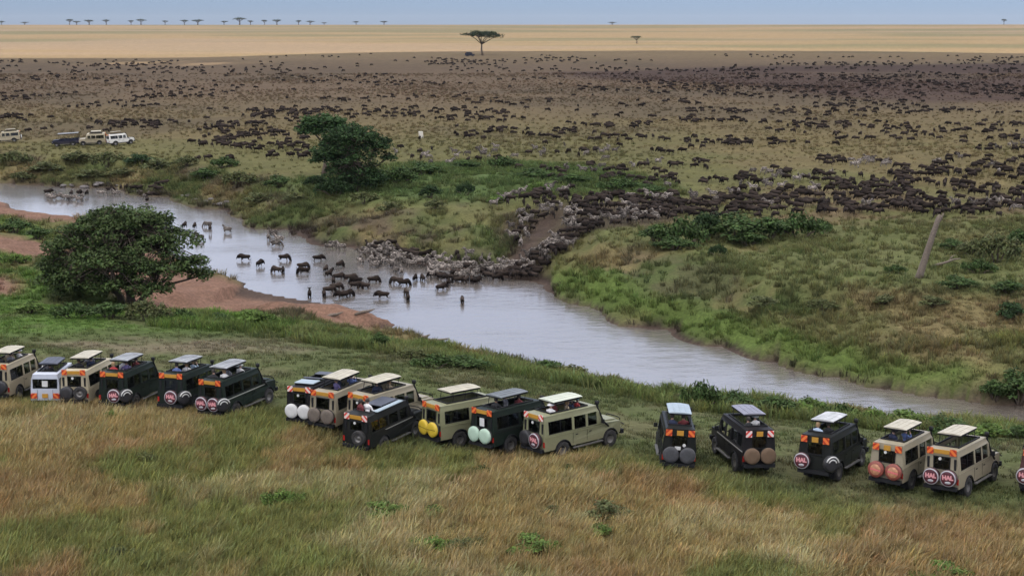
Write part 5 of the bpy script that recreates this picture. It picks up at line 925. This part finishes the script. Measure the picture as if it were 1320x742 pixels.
def person(vk, x, y, top, pose, head, label, turn=0., z=None, s=1.06):
    v = FLEET[vk]; M = Matrix.LocRotScale(v.location, v.rotation_euler, v.scale); s *= VS; zf = 1.052 if z is None else z; p = M@Vector((x, y, zf)); i = npeople[0]; npeople[0] += 1
    o = link('person', PM[pose]); o.location = p; o.rotation_euler = (0, 0, v.rotation_euler.z+R(turn)); o.scale = (s,)*3
    for k, m in enumerate((SKIN[1 if 'fair' in head or 'hat' in head else i % 3], CLOTH[top], TROUS)): o.material_slots[k].link = 'OBJECT'; o.material_slots[k].material = m
    h = HAIR[head]; link(h.name.split('.')[0], h, o); link('eyes', FACEM, o); link('mouth', MOUTH, o)
    tag(o, label, 'person')
    if pose == 'binoculars':
        b = link('binoculars', BINOM); b.location = o.location; b.rotation_euler = o.rotation_euler; b.scale = o.scale; tag(b, 'black binoculars held up by a person in '+WHERE[vk], 'binoculars')
WHERE = {'v1': 'the black spared sand vehicle', 'v2': 'the silver van', 'v3': 'the bare spared sand vehicle', 'v4': 'the green vehicle near bare spares', 'v5': 'the middle dark green vehicle', 'v6': 'the twin lettered green vehicle', 'v8': 'the taupe covered sand vehicle', 'v9': 'the half hidden sand vehicle', 'v10': 'the low black vehicle', 'v12': 'the mint covered vehicle', 'v13': 'the olive green vehicle', 'v14': 'the grey covered black vehicle', 'v15': 'the brown covered black vehicle', 'v16': 'the pale roofed dark vehicle', 'v17': 'the copper covered vehicle'}
PEOPLE = [('v1',1.1,.25,'black','lean','hair'),('v1',1.7,-.2,'grey','down','hair'),('v1',2.3,.2,'khaki','binoculars','fair hair'),('v1',2.62,-.3,'white','lean','white hat'),('v2',1.3,.0,'black','down','hair'),('v2',1.8,.2,'grey','lean','fair hair'),
 ('v3',1.3,.25,'black','lean','hair'),('v3',1.9,-.2,'navy','down','hair'),('v3',2.5,.15,'grey','binoculars','hair'),('v4',.85,.3,'red','down','fair hair'),('v4',1.5,-.15,'violet','lean','hair'),('v4',2.4,-.3,'maroon','lean','hair'),('v4',1.9,.2,'white','down','hair'),
 ('v5',1.1,.15,'blue','down','hair'),('v5',1.5,-.25,'white','lean','fair hair'),('v5',2.3,-.25,'pale blue','binoculars','fair hair'),('v6',.8,.3,'black','down','hair'),('v6',1.1,-.2,'white','lean','fair hair'),('v6',1.8,.05,'grey','down','hair'),('v6',2.5,-.3,'white','lean','white hat'),
 ('v8',1.4,.0,'violet','lean','fair hair'),('v8',2.0,.25,'navy','down','hair'),('v8',2.6,-.2,'blue','binoculars','hair'),('v9',1.5,.0,'navy','down','hair'),('v9',2.2,-.25,'khaki','lean','fair hair'),('v9',1.9,.3,'black','lean','hair'),
 ('v12',1.1,.1,'black','lean','hair'),('v12',2.4,-.25,'maroon','lean','hair'),('v12',2.0,.3,'grey','down','hair'),('v13',.95,-.2,'white','lean','white hat'),('v13',1.55,.15,'maroon','down','hair'),('v13',1.95,-.3,'khaki','lean','fair hair'),('v13',2.4,.1,'navy','binoculars','hair'),('v13',2.75,-.2,'red','down','teal cap'),
 ('v14',1.1,.28,'navy','down','hair'),('v14',1.2,-.28,'maroon','lean','hair'),('v15',1.3,-.2,'white','lean','white hat'),('v15',.9,.28,'black','down','hair'),('v16',.95,.25,'pale blue','lean','fair hair'),('v16',1.3,-.15,'black','down','hair'),('v17',1.3,.25,'navy','down','hair'),('v17',1.8,-.15,'blue','binoculars','khaki hat')]
for (vk, x, y, top, pose, head) in PEOPLE:
    v_ = {'lean': 'leaning', 'down': 'standing', 'binoculars': 'standing'}[pose]; hd_ = head if 'hair' not in head else ('fair hair' if 'fair' in head else 'dark hair')
    person(vk, x, y, top, pose, head, f"person in a {top} top with {hd_} {v_} in {WHERE[vk]}", rnd.uniform(-25, 25), 1.052 if vk != 'v2' else .722, 1.0 if vk != 'v2' else .95)
person('v10', .72, .22, 'maroon', 'down', 'hair', 'person in a maroon top standing high in the low black vehicle', -20, 1.12, .98)
person('v10', .80, -.15, 'white', 'lean', 'hair', 'person in a white top standing high in the low black vehicle', -10, 1.12, 1.02)
person('v10', 1.05, -.45, 'red', 'down', 'hair', 'person in a red top seen through the side window of the low black vehicle', 30, 1.052, .72)
# ------------------------------------------------------------------ stones on the far shore
stone = mat('river_stone', (.105, .092, .086), .85, .25, 3., bump=.5)
for i in range(30):
    t_ = i/29; px = 85+t_*205+rnd.uniform(-6, 6); py = 238+t_**1.6*26+rnd.uniform(-4, 3); bm = bmesh.new(); bmesh.ops.create_icosphere(bm, subdivisions=2, radius=rnd.uniform(.18, .55))
    for v in bm.verts: v.co *= 1+.35*(float(vn(v.co.x*2.2+i, v.co.y*2.2+v.co.z, i))-.5); v.co.z *= .55
    me = bpy.data.meshes.new('shore_stone'); bm.to_mesh(me); bm.free(); me.materials.append(stone); o = link('shore_stone', me); o.location = Gp(px, py); o.rotation_euler = (0, 0, rnd.uniform(0, 6)); o.scale = (1.3, 1, 1); tag(o, 'rounded grey stone on the far shore upstream', 'stone', 'stones on the far shore')
for px, py, l_ in ((560,441,1.6),(545,437,.8),(430,408,1.1),(470,404,1.2)):
    mb = MB(); mb.tube([(-l_*.7,0,-.05),(-l_*.2,.1,.12),(l_*.3,0,.2),(l_*.75,.1,.35)], [.10,.16,.12,.03], 7); o = mb.obj('driftwood', deadwood, None, True); put(o, px, py, rnd.uniform(-.3, .3)); tag(o, 'dark driftwood log stranded in the shallows by the sand bar', 'driftwood', 'driftwood by the sand bar')
# ------------------------------------------------------------------ air
def haze():
    zt, zb_ = 36., float(GZ.min())-1.; mb = MB(); mb.box((-2750, -60, zb_), (2750, 3500, zt)); m = bpy.data.materials.new('haze_air'); m.use_nodes = True; n = m.node_tree.nodes; n.remove(n['Principled BSDF']); pv = n.new('ShaderNodeVolumePrincipled'); pv.inputs['Density'].default_value = .00005; pv.inputs['Color'].default_value = (.80, .86, .97, 1); m.node_tree.links.new(pv.outputs[0], n['Material Output'].inputs['Volume'])
    tag(mb.obj('haze', m), 'thin blue haze over the plain', 'haze', kind='stuff')
haze()
